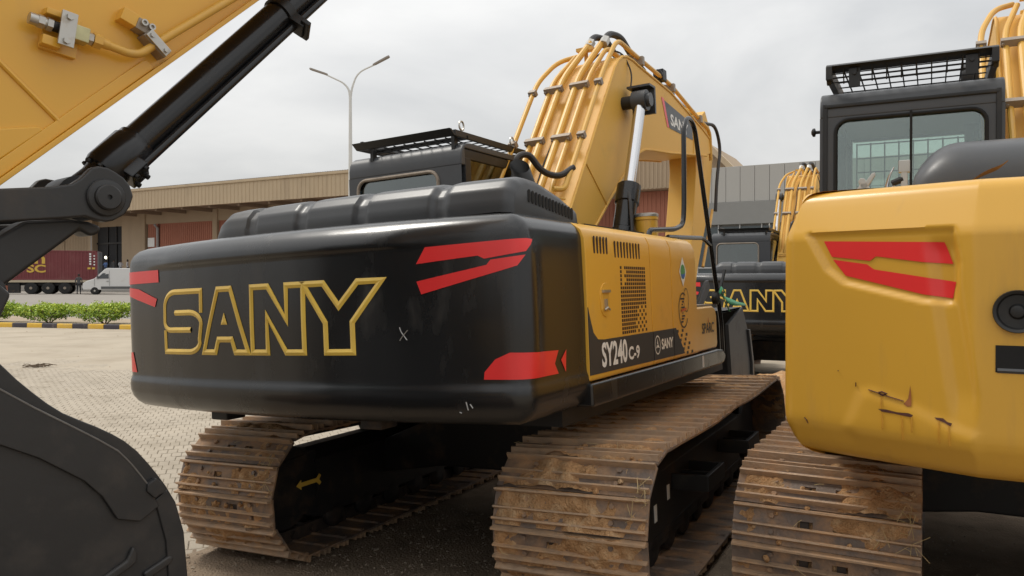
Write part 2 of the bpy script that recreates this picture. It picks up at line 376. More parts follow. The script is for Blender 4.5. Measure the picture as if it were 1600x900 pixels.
# block pavers
PA = radians(-20); gx = Vector((cos(PA), -sin(PA))); gy = Vector((sin(PA), cos(PA)))
pv = bpy.data.objects.new('pavement', None); COL.objects.link(pv); pv['kind'] = 'structure'
def paver_geo(b, M, w=0.0962, l=0.1955):
    x, y = w / 2, l / 2; c = 0.005
    vs = [(-x, -y, -.05), (x, -y, -.05), (x, y, -.05), (-x, y, -.05), (-x, -y, -c), (x, -y, -c), (x, y, -c), (-x, y, -c), (-x + c, -y + c, 0), (x - c, -y + c, 0), (x - c, y - c, 0), (-x + c, y - c, 0)]
    b.add([M @ Vector(v) for v in vs], [(8, 9, 10, 11), (4, 5, 9, 8), (5, 6, 10, 9), (6, 7, 11, 10), (7, 4, 8, 11), (0, 1, 5, 4), (1, 2, 6, 5), (2, 3, 7, 6), (3, 0, 4, 7)])
cells = []
for i in range(-60, 150):
    for j in range(-10, 125):
        a = (i + 0.5 * (j % 2)) * 0.1 - 8.0; c = j * 0.2 + 2.0
        p = gx * a + gy * c
        if p.y < 4.6 or p.y > 20.0 or p.x > -0.6 or p.x < -11.5 or p.x / p.y < -0.86: continue
        if p.y > 12.0 and sandz(p.x, p.y) > 0.006: continue
        cells.append(p)
cells.sort(key=lambda p: (p.x + 3.45) ** 2 + (p.y - 8.2) ** 2)
pb = MB(); paver_geo(pb, Matrix.Identity(4)); pme = pb.mesh('paver', 'paver', smooth=0)
rest = MB(); rz = -PA
for k, p in enumerate(cells):
    z = random.uniform(-0.0035, 0.002) + 0.006 * noise.noise(Vector((p.x * 0.9, p.y * 0.9, 2)))
    M = Matrix.Translation((p.x, p.y, z)) @ Matrix.Rotation(-PA, 4, 'Z') @ Matrix.Rotation(random.gauss(0, 0.012), 4, 'X') @ Matrix.Rotation(random.gauss(0, 0.015), 4, 'Y') @ Matrix.Rotation(random.gauss(0, 0.008), 4, 'Z')
    if k < 300:
        o = link('paver', pme, pv); o.matrix_local = M
    else: paver_geo(rest, M)
stuff(rest.build('paver_field', 'paver', pv, smooth=0))

# trampled dirt under the machines, heaped below the middle machine's right-hand track
AO = Vector((0.206, 6.322)); AX = Vector((cos(radians(27.6)), -sin(radians(27.6)))); AY = Vector((sin(radians(27.6)), cos(radians(27.6))))
def dirtz(x, y):
    q = Vector((x, y)) - AO; lx = q.dot(AX); ly = q.dot(AY)
    base = -0.03 + 0.045 * sstep(-2.1, -1.35, lx + 0.25 * noise.noise(Vector((x * 1.3, y * 1.3, 7))))
    base += 0.085 * sstep(0.3, 0.75, lx) * (1 - sstep(1.65, 2.0, lx)) * sstep(-2.6, -2.1, ly)
    base += 0.014 * noise.noise(Vector((x * 2.3, y * 2.3, 3))) + 0.012 * noise.noise(Vector((x * 7, y * 7, 5))) + 0.006 * noise.noise(Vector((x * 22, y * 22, 8)))
    return base
db = MB(); db.grid(lambda u, v: Vector((-4.2 + 13 * u, 1.2 + 14 * v, dirtz(-4.2 + 13 * u, 1.2 + 14 * v))), 260, 260)
struct(db.build('dirt_ground', 'dirt', smooth=180))
st = MB()
for k in range(3600):
    if k % 4: x, y = random.uniform(-2.2, 0.6), random.uniform(3.4, 6.5)
    else: x, y = random.uniform(1.0, 4.0), random.uniform(2.5, 6)
    z = dirtz(x, y)
    if z < -0.004 and random.random() < 0.8: continue
    r = random.uniform(0.004, 0.012) * (2.0 if random.random() < 0.06 else 1)
    R = Matrix.Rotation(random.uniform(0, 6), 4, Vector((random.random(), random.random(), random.random() + .1)))
    o6 = [R @ Vector(q) for q in ((1, 0, 0), (-1, 0, 0), (0, .8, 0), (0, -.8, 0), (0, 0, .6), (0, 0, -.6))]
    st.add([Vector((x, y, z)) + q * r * random.uniform(.8, 1.2) for q in o6], [(0, 2, 4), (2, 1, 4), (1, 3, 4), (3, 0, 4), (2, 0, 5), (1, 2, 5), (3, 1, 5), (0, 3, 5)])
stuff(tag(st.build('gravel', 'pebble', smooth=0), 'loose gravel and small stones scattered on the dark dirt', 'gravel'))

# kerb of alternately painted stones, planting bed and shrubs
K0 = Vector((-22.5, 32.6)); KD = Vector((cos(radians(-15.5)), sin(radians(-15.5)))); KN = Vector((-KD.y, KD.x))
kb = bpy.data.objects.new('kerb', None); COL.objects.link(kb); kb['kind'] = 'structure'
kms = []
for m in ('kerb_yellow', 'kerb_black'):
    b = MB(); b.prism([(0, -.05), (0, .17), (.02, .2), (.16, .2), (.18, .18), (.18, -.05)], 0, 0.004, 0.746); kms.append(b.mesh('kerb_stone', m, bevel=0.008))
for i in range(-6, 34):
    p = K0 + KD * (i * 0.75); o = link('kerb_stone', kms[i % 2], kb); o.location = (p.x, p.y, random.uniform(-.01, .01)); o.rotation_euler = (0, random.uniform(-.012, .012), radians(-15.5) + random.uniform(-.01, .01))
bd = MB()
def bedp(u, v):
    p = K0 + KD * (-5 + 26 * u) + KN * (0.15 + 4.5 * v); return Vector((p.x, p.y, 0.16 + 0.04 * noise.noise(Vector((p.x, p.y, 0))) + (tz(p.y) if v > .99 else 0)))
bd.grid(bedp, 80, 12); struct(bd.build('planting_bed', 'bed_soil', smooth=180))
def leafmesh(b, c, rx, ry, rz_, n, size):
    for k in range(n):
        while True:
            q = Vector((random.uniform(-1, 1), random.uniform(-1, 1), random.uniform(-0.85, 1)))
            if 0.25 < q.length < 1: break
        bump_ = 0.80 + 0.42 * noise.noise(Vector((q.x * 2.3 + c[0], q.y * 2.3 + c[1], q.z * 2.3)))
        p = Vector((c[0] + q.x * rx * bump_, c[1] + q.y * ry * bump_, c[2] + q.z * rz_ * bump_))
        d = Vector((random.gauss(0, 1), random.gauss(0, 1), random.gauss(0.4, 0.8))).normalized(); u = d.orthogonal().normalized(); u.rotate(Matrix.Rotation(random.uniform(0, 6.28), 3, d)); w = d.cross(u)
        s = size * random.uniform(.6, 1.3)
        t = random.random() + 0.55 * q.z
        b.add([p - u * s, p - w * s * .45, p + u * s, p + w * s * .45], [(0, 1, 2, 3)], 1 if t > 0.72 else (2 if t < 0.05 else 0))
def shrub(s, d, rx, h, label):
    p = K0 + KD * s + KN * d; r = empty('shrub'); r.location = (p.x, p.y, 0.15)
    tag(r, label, 'shrub', 'clipped shrubs along the painted kerb')
    b = MB()
    for k in range(7):
        a = k * 0.9; q = [(0.05 * cos(a), 0.05 * sin(a), 0), (rx * .25 * cos(a), rx * .2 * sin(a), h * .3), (rx * .55 * cos(a + .3), rx * .4 * sin(a + .3), h * .62)]
        b.tube(smooth_path(q, .1), [.035] * 0 or 0.022, 5)
    b.build('stem', 'bark', r)
    f = MB(); leafmesh(f, (0, 0, h * .52), rx, rx * .7, h * .50, 2600, 0.055)
    for k in range(5): leafmesh(f, ((k - 2) * rx * .36, random.uniform(-.2, .2), h * random.uniform(.55, .72)), rx * .34, rx * .4, h * .32, 420, 0.055)
    f.build('foliage', ['leaf_a', 'leaf_b', 'leaf_c'], r, smooth=0)
shrub(0.2, 0.95, 1.5, 0.95, 'low green shrub behind the kerb at the bucket end of the row')
shrub(3.1, 1.0, 1.45, 0.9, 'light green shrub in the middle of the row behind the striped kerb')
shrub(6.0, 0.9, 1.5, 0.95, 'bright green shrub behind the kerb, beside the black counterweight')
shrub(-2.6, 1.0, 1.3, 0.9, 'green shrub behind the kerb, mostly hidden by the bucket linkage')
# twin-arm street lamp
lp = empty('street_lamp'); lp.location = (-8.2, 40, tz(40)); tag(lp, 'tall white street lamp with two curved arms', 'street lamp')
b = MB(); b.tube([(0, 0, 0), (0, 0, .3), (0.0, 0, 6), (0.0, 0, 11.2)], [.16, .13, .11, .075], 12); b.build('pole', 'lamp_white', lp)
b = MB(); b.lathe((0, 0, 0), (0, 0, 1), [(0, .22), (.02, .22), (.05, .19), (.06, .15)], 16); b.build('base_plate', 'lamp_white', lp)
for sg, e in ((-1, (-1.25, 12.25)), (1, (1.25, 12.75))):
    arm = MB(); pts = smooth_path([(0.0, 0, 10.9), (sg * .06, 0, 11.5), (sg * .35, 0, e[1] - .42), (e[0], 0, e[1])], .9, 10); arm.tube(pts, [0.06 - 0.02 * i / len(pts) for i in range(len(pts))], 8)
    ar = arm.build('arm', 'lamp_white', lp)
    hd = MB(); dx, dz = (0.75, 0.40) if sg > 0 else (-0.78, 0.26); l_ = sqrt(dx * dx + dz * dz); a = atan2(dz, abs(dx))
    M = Matrix.Translation((e[0], 0, e[1])) @ (Matrix.Rotation(pi, 4, 'Z') if sg < 0 else Matrix.Identity(4)) @ Matrix.Rotation(-a, 4, 'Y')
    hd.prism([(-.1, -.07), (.05, -.12), (.75, -.15), (.85, -.1), (.85, .1), (.75, .15), (.05, .12), (-.1, .07)], 2, -.02, .06, M)
    hd.build('lamp_head', 'lamp_grey', lp, bevel=.015)

# ------------------------------------------------------------------ warehouse
mat('fascia', (0.50, 0.385, 0.25), 0.75, var=0.08, vscale=0.6, dust=(0.36, 0.27, 0.18), damt=0.3, dscale=0.9, streak=6)
mat('wall_terracotta', (0.38, 0.15, 0.095), 0.85, var=0.12, vscale=0.4, dust=(0.42, 0.20, 0.14), damt=0.25, dscale=0.5)
mat('wall_beige', (0.40, 0.30, 0.20), 0.85, var=0.1, vscale=0.4, dust=(0.3, 0.22, 0.15), damt=0.25, dscale=0.6, streak=4)
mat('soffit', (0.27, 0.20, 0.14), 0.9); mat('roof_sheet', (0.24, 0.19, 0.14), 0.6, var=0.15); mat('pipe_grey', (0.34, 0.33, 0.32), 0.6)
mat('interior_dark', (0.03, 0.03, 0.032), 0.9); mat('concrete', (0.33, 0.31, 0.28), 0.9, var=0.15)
mat('lamp_glow', (1.0, 0.95, 0.75), 0.5, emit=5.0)
BO = Vector((-14.0, 67.5, 0.0)); BA = Vector((0.873, -0.487, 0)).normalized(); BN = Vector((-0.487, -0.873, 0)).normalized()
MBL = Matrix.Identity(4)
for i in range(3): MBL[i][0] = BA[i]; MBL[i][1] = -BN[i]; MBL[i][2] = (0, 0, 1)[i]; MBL[i][3] = (BO + Vector((0, 0, .8)))[i]
wh = empty('warehouse', MBL); tag(wh, 'long beige and terracotta warehouse with a deep overhanging roof', 'building')
S0, S1 = -78, 24.3; EH = 10.4; EC = 9.2
b = MB(); b.prism([(0, EH - 1.9), (0, EH), (0.35, EH), (0.35, EH - 1.9)], 0, S0, S1)
for i in range(int((S1 - S0) / .5)): b.box(S0 + i * .5, S0 + i * .5 + .06, -.03, 0, EH - 1.85, EH - .05)
b.build('fascia', 'fascia', wh, smooth=0)
b = MB(); b.box(S0, S1, -.12, .45, EH, EH + .22); b.build('gutter', 'fascia', wh, bevel=.03)
b = MB(); b.prism([(.2, EH + .05), (16, EH + .35), (32, EH - 1), (32, EH - 2), (.2, EH - .2)], 0, S0, S1); b.build('roof', 'roof_sheet', wh, smooth=0)
b = MB()
for i in range(int((S1 - S0) / .28)): b.box(S0 + i * .28, S0 + i * .28 + .12, -.05, 1.2, EH + .22, EH + .30)
b.build('roof_edge', 'roof_sheet', wh, smooth=0)
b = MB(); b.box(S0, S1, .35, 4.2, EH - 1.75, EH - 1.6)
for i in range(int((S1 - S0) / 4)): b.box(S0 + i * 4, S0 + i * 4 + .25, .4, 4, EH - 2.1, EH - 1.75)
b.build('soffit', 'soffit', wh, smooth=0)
b = MB(); b.box(S0, S1, 4.55, 4.8, 0, EH - 1.6); b.box(S0, -42, 4.0, 4.55, 7.4, EH - 1.62); b.box(-36, S1, 4.0, 4.55, 7.4, EH - 1.62); b.build('back_wall', 'wall_beige', wh, smooth=0)
def bay(s0, s1, m): 
    q = MB(); q.box(s0 + .03, s1 - .03, 4.12, 4.5, 0, 7.4)
    nr = max(1, int((s1 - s0) / .3))
    for i in range(nr): x = s0 + (s1 - s0) * (i + .5) / nr; q.box(x - .05, x + .05, 4.08, 4.12, 0.2, 7.3)
    q.build('wall_panel', m, wh, smooth=0)
for s0, s1, m in ((-78, -66, 'wall_terracotta'), (-65.2, -54, 'wall_terracotta'), (-53.2, -47.6, 'wall_beige'), (-47.5, -42.6, 'wall_beige'), (-32.2, -30.5, 'wall_terracotta'), (-30.2, -21.6, 'wall_terracotta'), (-20.9, -12, 'wall_terracotta'), (-11.2, -2, 'wall_terracotta'), (-1.2, 8, 'wall_terracotta'), (8.8, 17, 'wall_terracotta'), (17.8, 24.2, 'wall_terracotta')): bay(s0, s1, m)
for s0, s1 in ((-42.6, -41.8), (-36.4, -32.4), (-21.6, -20.9), (-12, -11.2), (-2, -1.2), (8, 8.8), (17, 17.8)):
    q = MB(); q.box(s0, s1, 3.85, 4.55, 0, EH - 1.78); q.build('pilaster', 'wall_beige', wh, smooth=0, bevel=.03)
for s, y_ in ((-42.0, 3.95), (-30.35, 3.95), (25.6, .05)):
    q = MB(); q.tube([(s, y_, 0), (s, y_, 6.9), (s, y_ - .4, 7.3)], .14, 8); q.build('downpipe', 'pipe_grey', wh)
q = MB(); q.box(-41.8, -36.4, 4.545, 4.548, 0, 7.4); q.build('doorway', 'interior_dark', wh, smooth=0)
for s in (-39.8, -38.2):
    q = MB(); q.box(s - .06, s + .06, 4.4, 4.54, 0, 7.4); q.build('door_frame', 'frame_black', wh, smooth=0)
q = MB(); q.box(-41.8, -36.4, 4.4, 4.54, 5.4, 5.6); q.build('door_beam', 'frame_black', wh, smooth=0)
q = MB(); q.box(-32.1, -31.0, 4.02, 4.07, 4.9, 5.9); q.build('wall_notice', 'white_decal', wh, smooth=0)
q = MB(); q.box(24.4, 31.0, -1.0, 3.8, 7.35, EC + .3)
for i in range(22): q.box(24.4 + i * .3, 24.4 + i * .3 + .12, -1.05, -1.0, 7.4, EC + .25)
q.build('canopy_cladding', 'wall_beige', wh, smooth=0)
q = MB(); q.box(24.4, 30.1, .2, 3.7, 0, 7.33)
for i in range(18): q.box(24.5 + i * .3, 24.6 + i * .3, .16, .2, .2, 7.3)
q.build('wall_panel', 'wall_terracotta', wh, smooth=0)
q = MB(); q.prism([(30.2, 11.3), (33.8, 7.5), (33.8, 7.05), (30.2, 10.8)], 1, -1.3, -.55); q.build('gable_eave', 'fascia', wh, smooth=0)
q = MB(); q.prism([(30.2, 10.8), (33.4, 7.4), (33.4, 0), (30.2, 0)], 1, -.6, 11); q.build('side_wall', 'wall_beige', wh, smooth=0)
fl = empty('flood_lamp'); fl.parent = None
fl.matrix_world = MBL @ Matrix.Translation((-39.4, 4.2, 3.9)); tag(fl, 'small lit work lamp glowing in the dark warehouse doorway', 'lamp')
q = MB(); q.lathe((0, 0, 0), (0, -1, -.2), [(0, .05), (.05, .12), (.25, .24), (.27, .24)], 16); q.build('lamp_housing', 'zinc', fl)
q = MB(); q.lathe((0, -.275, -.055), (0, -1, -.2), [(0, .15), (.05, .13), (.08, .06)], 16); q.build('bulb', 'lamp_glow', fl)
q = MB(); q.tube([(0, 0, 0), (0, .36, .25)], .025, 6); q.build('bracket', 'zinc', fl)

# ------------------------------------------------------------------ grey office block
mat('panel_grey', (0.40, 0.39, 0.365), 0.55, var=0.04, vscale=0.3); mat('band_grey', (0.235, 0.235, 0.225), 0.6, var=0.05); mat('mullion', (0.42, 0.43, 0.43), 0.4)
mat('office_glass', (0.035, 0.05, 0.055), 0.06, var=0.2, spec=0.9)
OM = MBL.copy(); OM[0][3], OM[1][3], OM[2][3] = 13.2, 45.6, .25
OM = OM @ Matrix.Scale(.84, 4)
of = empty('office_block', OM); tag(of, 'grey panelled office block with a dark glazed front', 'building')
q = MB(); q.box(-3.0, 30, .25, 9, 0, 9.75); q.build('core_wall', 'band_grey', of, smooth=0)
pm = MB(); pm.box(0.012, .968, 0.0, .24, 7.45, 9.9); pme_ = pm.mesh('wall_panel', 'panel_grey', bevel=.012, smooth=0)
for i in range(-3, 28): link('wall_panel', pme_, of, loc=(i * .98, 0, 0))
q = MB(); q.box(-3, 29, -.12, .24, 5.9, 7.43); q.build('band', 'band_grey', of, smooth=0, bevel=.02)
gm = MB(); gm.box(.05, 1.42, .08, .12, 0, 2.75); gmm = gm.mesh('pane', 'office_glass', smooth=0)
for i in range(-2, 19):
    for j in range(2): link('pane', gmm, of, loc=(i * 1.47, 0, .1 + j * 2.9))
mm = MB(); mm.box(-.035, .035, .0, .14, 0, 5.9); mmm = mm.mesh('mullion', 'mullion', smooth=0)
for i in range(-2, 20): link('mullion', mmm, of, loc=(i * 1.47 - .02, 0, 0))
q = MB(); q.box(-2.9, 28, .0, .13, 2.86, 2.96); q.build('transom', 'mullion', of, smooth=0)

# ------------------------------------------------------------------ container trailer
mat('maroon', (0.17, 0.035, 0.038), 0.55, var=0.12, vscale=0.6, dust=(0.22, 0.09, 0.08), damt=0.35, dscale=1.2)
mat('trailer_cream', (0.50, 0.42, 0.30), 0.7); mat('container_grey', (0.16, 0.17, 0.18), 0.6); mat('msc_yellow', (0.62, 0.40, 0.06), 0.6)
TM = Matrix.Translation((-48.4, 65.9, tz(70))) @ Matrix.Rotation(radians(20), 4, 'Z')
tr = empty('semi_trailer', TM); tag(tr, 'flatbed container trailer with a cream side rail and triple axles', 'trailer')
q = MB(); q.box(0, 12.3, 0.05, .18, 1.02, 1.22); q.box(0, 12.3, 2.3, 2.44, 1.02, 1.22); q.build('side_rail', 'trailer_cream', tr, bevel=.01)
q = MB(); q.box(0, 12.3, .5, .65, .75, 1.2); q.box(0, 12.3, 1.8, 1.95, .75, 1.2)
for i in range(12): q.box(.3 + i, .45 + i, .18, 2.3, 1.0, 1.15)
q.build('chassis', 'frame_black', tr, smooth=0)
def wheel(parent, loc, r, w, rim_m='zinc', axis=(0, 1, 0)):
    t = MB(); t.lathe((0, 0, 0), axis, [(0, r * .62), (.01, r * .9), (w * .15, r), (w * .85, r), (w, r * .9), (w, r * .62)], 26); o = t.build('wheel', 'rubber', parent); o.location = loc
    k = MB(); k.lathe((0, 0, 0), axis, [(-.012, r * .18), (-.012, r * .22), (.05, r * .3), (.07, r * .5), (.0, r * .62), (.02, r * .64), (w * .5, r * .6)], 26); k.build('rim', rim_m, o)
    return o
for x in (7.05, 8.35, 9.65): wheel(tr, (x, .06, .52), .52, .55, 'clamp_metal'); wheel(tr, (x, 1.9, .52), .52, .5, 'clamp_metal')
q = MB(); q.box(5.3, 6.2, .15, .6, .1, .95); q.build('tool_locker', 'frame_black', tr, bevel=.03)
for x in (1.4,): wheel(tr, (x, .06, .5), .5, .5, 'clamp_metal')
q = MB(); q.box(3.6, 3.8, .3, .5, .05, 1.0); q.box(3.45, 3.95, .2, .6, 0.0, .06); q.build('landing_leg', 'frame_black', tr, smooth=0)
ct = empty('shipping_container', TM @ Matrix.Translation((.05, .03, 1.23))); tag(ct, 'maroon corrugated shipping container with yellow lettering on a trailer', 'container')
CLn, CH = 12.19, 2.6
def corr(u, v):
    x = .12 + (CLn - .24) * u; ph = (x * 3.6) % 1.0; d = 0.045 * (sstep(0, .18, ph) - sstep(.5, .68, ph)); return Vector((x, .055 - d, .12 + (CH - .24) * v))
q = MB(); q.grid(corr, 352, 1); q.build('side_wall', 'maroon', ct, smooth=0)
q = MB(); q.box(0, CLn, 0.06, 2.43, .06, CH - .02); q.build('shell', 'maroon', ct, smooth=0)
q = MB(); q.box(0, CLn, 0, .08, 0, .13); q.box(0, CLn, 0, .08, CH - .11, CH); q.box(0, .13, 0, .09, 0, CH); q.box(CLn - .13, CLn, 0, .09, 0, CH); q.build('frame_rail', 'maroon', ct, smooth=0, bevel=.008)
q = MB(); q.box(CLn, CLn + .05, .02, 2.42, .05, CH - .05)
for i in range(4): q.cyl((CLn + .08, .5 + i * .45, .1), (CLn + .08, .5 + i * .45, CH - .1), .025, n=6)
q.build('end_door', 'container_grey', ct, smooth=0)
put_text('lettering', 'm', lambda u, v: (6.75 + 1.35 * u, -.003, 1.42 + .68 * v), 'msc_yellow', ct, .02)
put_text('lettering', 'SC', lambda u, v: (6.7 + 1.45 * u, -.003, .64 + .70 * v), 'msc_yellow', ct, .03)
q = MB()
for i in range(5): q.box(CLn - .65, CLn - .5, -.004, 0, 1.35 + .22 * i, 1.5 + .22 * i)
for i in range(4): q.box(CLn - .32, CLn - .2, -.004, 0, 1.3 + .26 * i, 1.42 + .26 * i)
q.build('marking', 'white_decal', ct, smooth=0)
q = MB(); q.box(CLn - .8, CLn - .55, -.004, 0, .95, 1.12); q.box(CLn - .45, CLn - .2, -.004, 0, .95, 1.12); q.build('placard', 'msc_yellow', ct, smooth=0)

# ------------------------------------------------------------------ white van
mat('van_white', (0.62, 0.61, 0.59), 0.35, var=0.04, coat=0.2, dust=(0.45, 0.40, 0.33), damt=0.2, dscale=1.5); mat('van_grey', (0.10, 0.10, 0.10), 0.6); mat('van_glass', (0.02, 0.024, 0.026), 0.06, spec=0.8); mat('lamp_lens', (0.6, 0.6, 0.58), 0.15)
VM = Matrix.Translation((-35.9, 66.0, tz(66))) @ Matrix.Rotation(radians(112), 4, 'Z') @ Matrix.Scale(.95, 4)     # +Y forward
vn = empty('delivery_van', VM); tag(vn, 'white panel van parked beside the container trailer', 'van')
prof = [(-5.45, .42), (-5.5, .9), (-5.5, 2.2), (-5.4, 2.34), (-1.95, 2.34), (-1.75, 2.26), (-.95, 1.42), (-.25, 1.16), (-.03, .98), (0, .62), (-.05, .42)]
def vanx(z): return 0.97 - 0.13 * sstep(1.2, 2.4, z)
q = MB(); vs = []
for sx in (-1, 1):
    for (y, z) in prof: vs.append((sx * vanx(z), y, z))
n = len(prof); q.add(vs, [tuple(range(n)), tuple(range(n, 2 * n))[::-1]] + [(i, n + i, n + (i + 1) % n, (i + 1) % n) for i in range(n)])
q.build('body', 'van_white', vn, bevel=.05, bseg=3)
q = MB(); q.prism([(-.06, .38), (-.06, .66), (.05, .62), (.05, .4)], 0, -.95, .95); q.build('front_bumper', 'van_grey', vn, bevel=.03)
for sx in (-1, 1):
    q = MB(); q.prism([(-5.3, .5), (-5.3, .72), (-1.45, .72), (-1.45, .5)], 0, sx * .975, sx * 1.0); q.build('side_moulding', 'van_grey', vn, bevel=.01)
    q = MB(); q.add([(sx * (vanx(z) + .008), y, z) for y, z in ((-2.05, 1.42), (-2.05, 2.02), (-1.72, 2.02), (-1.2, 1.5), (-1.2, 1.40))], [(0, 1, 2, 3, 4)]); q.build('side_window', 'van_glass', vn, smooth=0)
    q = MB(); q.box(sx * 1.0 - .1, sx * 1.0 + .1, -1.25, -1.12, 1.4, 1.68); q.build('wing_mirror', 'van_grey', vn, bevel=.03)
    q = MB(); q.add([(sx * x, y, z) for x, y, z in ((.55, -.055, .98), (.95, -.10, .98), (.96, -.30, 1.16), (.60, -.20, 1.12))], [(0, 1, 2, 3)]); q.v = [(v[0], v[1] + .03, v[2] + .02) for v in q.v]; q.build('headlight', 'lamp_lens', vn, smooth=0)
    q = MB(); q.box(sx * .975, sx * .985, -2.12, -2.1, .75, 2.1); q.box(sx * .975, sx * .985, -.95, -.93, .75, 1.4); q.build('door_gap', 'van_grey', vn, smooth=0)
    q = MB(); q.box(sx * .98, sx * 1.0, -2.06, -1.88, 1.16, 1.2); q.build('door_handle', 'van_grey', vn, smooth=0)
    for y in (-.95, -4.4): wheel(vn, (sx * .98 - (.22 if sx > 0 else -.22) * 0, y, .34), .34, .22, 'zinc', (-sx, 0, 0))
q = MB(); q.add([(x, y, z) for x, y, z in ((-.80, -.99, 1.47), (.80, -.99, 1.47), (.72, -1.72, 2.235), (-.72, -1.72, 2.235))], [(0, 1, 2, 3)]); q.v = [(v[0], v[1] + .012, v[2] + .012) for v in q.v]; q.build('windscreen', 'van_glass', vn, smooth=0)
q = MB(); q.box(-.5, .5, -.01, .02, .78, .94); q.build('grille', 'van_grey', vn, bevel=.01)
q = MB(); q.box(-.26, .26, .05, .06, .46, .58); q.build('number_plate', 'white_decal', vn, smooth=0)

# ------------------------------------------------------------------ people far off
mat('skin', (0.075, 0.038, 0.022), 0.6); mat('hair', (0.008, 0.007, 0.006), 0.8)
for nm, c in (('jacket_grey', (.07, .07, .072)), ('trousers_dark', (.02, .02, .025)), ('shirt_blue', (.10, .17, .36)), ('shirt_white', (.55, .56, .58)), ('trousers_navy', (.02, .025, .045))): mat(nm, c, .85)
def person(M, top, bottom, label, cat='person', group=None, arms='down', step=0.0):
    """one skinned body, head to feet; hair is its child"""
    J = {'pel': (0, 0, .93, .135), 'waist': (0, 0, 1.08, .13), 'chest': (0, .01, 1.30, .155), 'neck': (0, 0, 1.47, .06), 'head': (0, .01, 1.58, .085), 'crown': (0, .01, 1.68, .075)}
    E_ = [('pel', 'waist'), ('waist', 'chest'), ('chest', 'neck'), ('neck', 'head'), ('head', 'crown')]
    for s, k in ((-1, 'l'), (1, 'r')):
        J['sh' + k] = (s * .19, 0, 1.40, .065); J['hip' + k] = (s * .09, 0, .86, .095); J['kn' + k] = (s * .10, .03 + s * step, .49, .062); J['an' + k] = (s * .10, -.02 + s * step * 1.6, .09, .045); J['to' + k] = (s * .11, .14 + s * step * 1.6, .035, .038)
        if arms == 'down': J['el' + k] = (s * .25, -.03, 1.13, .047); J['wr' + k] = (s * .25, .06, .90, .034); J['ha' + k] = (s * .245, .09, .81, .036)
        else: J['el' + k] = (s * .27, .05, 1.14, .047); J['wr' + k] = (s * .12, .26, 1.16, .034); J['ha' + k] = (s * .05, .30, 1.18, .036)
        E_ += [('chest', 'sh' + k), ('sh' + k, 'el' + k), ('el' + k, 'wr' + k), ('wr' + k, 'ha' + k), ('pel', 'hip' + k), ('hip' + k, 'kn' + k), ('kn' + k, 'an' + k), ('an' + k, 'to' + k)]
    names = list(J); me = bpy.data.meshes.new('person'); me.from_pydata([J[k][:3] for k in names], [(names.index(a), names.index(b)) for a, b in E_], [])
    o = bpy.data.objects.new('person', me); COL.objects.link(o); md = o.modifiers.new('s', 'SKIN'); 
    for i, k in enumerate(names): me.skin_vertices[0].data[i].radius = (J[k][3], J[k][3] * (.8 if k in ('chest', 'waist', 'pel') else 1)); me.skin_vertices[0].data[i].use_root = (k == 'pel')
    o.modifiers.new('u', 'SUBSURF').levels = 1
    dg = bpy.context.evaluated_depsgraph_get(); m2 = bpy.data.meshes.new_from_object(o.evaluated_get(dg)); o.modifiers.clear(); o.data = m2; bpy.data.meshes.remove(me)
    m2.materials.clear()
    for k in ('skin', top, bottom, 'matte_black'): m2.materials.append(MATS[k])
    for p in m2.polygons:
        c = p.center; p.use_smooth = True
        p.material_index = 3 if c.z < .09 else 2 if c.z < .92 and abs(c.x) < .2 else 0 if c.z > 1.46 or (c.z < .93 and abs(c.x) > .2) else 1
    o.matrix_world = M; tag(o, label, cat, group)
    hb = MB(); hb.grid(lambda u, v: Vector((.092 * cos(6.2832 * u) * sin(v * 1.75), -.005 + .1 * sin(6.2832 * u) * sin(v * 1.75), 1.625 + .125 * cos(v * 1.75))), 14, 6); hb.build('hair', 'hair', o, smooth=180)
    return o
person(Matrix.Translation((-37.2, 67.6, tz(67))) @ Matrix.Rotation(radians(20), 4, 'Z'), 'jacket_grey', 'trousers_dark', 'person in a dark grey jacket walking between trailer and van', step=.1)
dk = MB(); dk.box(-52, -24, .9, 3.6, 0, 1.75); dko = dk.build('loading_dock', 'concrete', smooth=0, bevel=.03); dko.matrix_world = MBL; tag(dko, 'raised concrete loading dock along the warehouse doorway', 'dock')
for i, (x, tp, lb) in enumerate(((-37.5, 'shirt_blue', 'person in a blue shirt on the dock beside the container end'), (-36.5, 'shirt_blue', 'person in a blue shirt under the work lamp on the dock'), (-35.1, 'jacket_grey', 'person in dark clothes on the dock beside the work lamp'), (-33.9, 'shirt_white', 'person in a white shirt on the dock above the van roof'), (-32.7, 'shirt_white', 'person in a white shirt on the dock next to the black counterweight'))):
    person(MBL @ Matrix.Translation((x, 2.0, 1.75)) @ Matrix.Rotation(radians(150 + 40 * i), 4, 'Z') @ Matrix.Scale(.98 + .02 * (i % 3), 4), tp, 'trousers_navy', lb, 'person', None, 'front' if i % 2 else 'down')

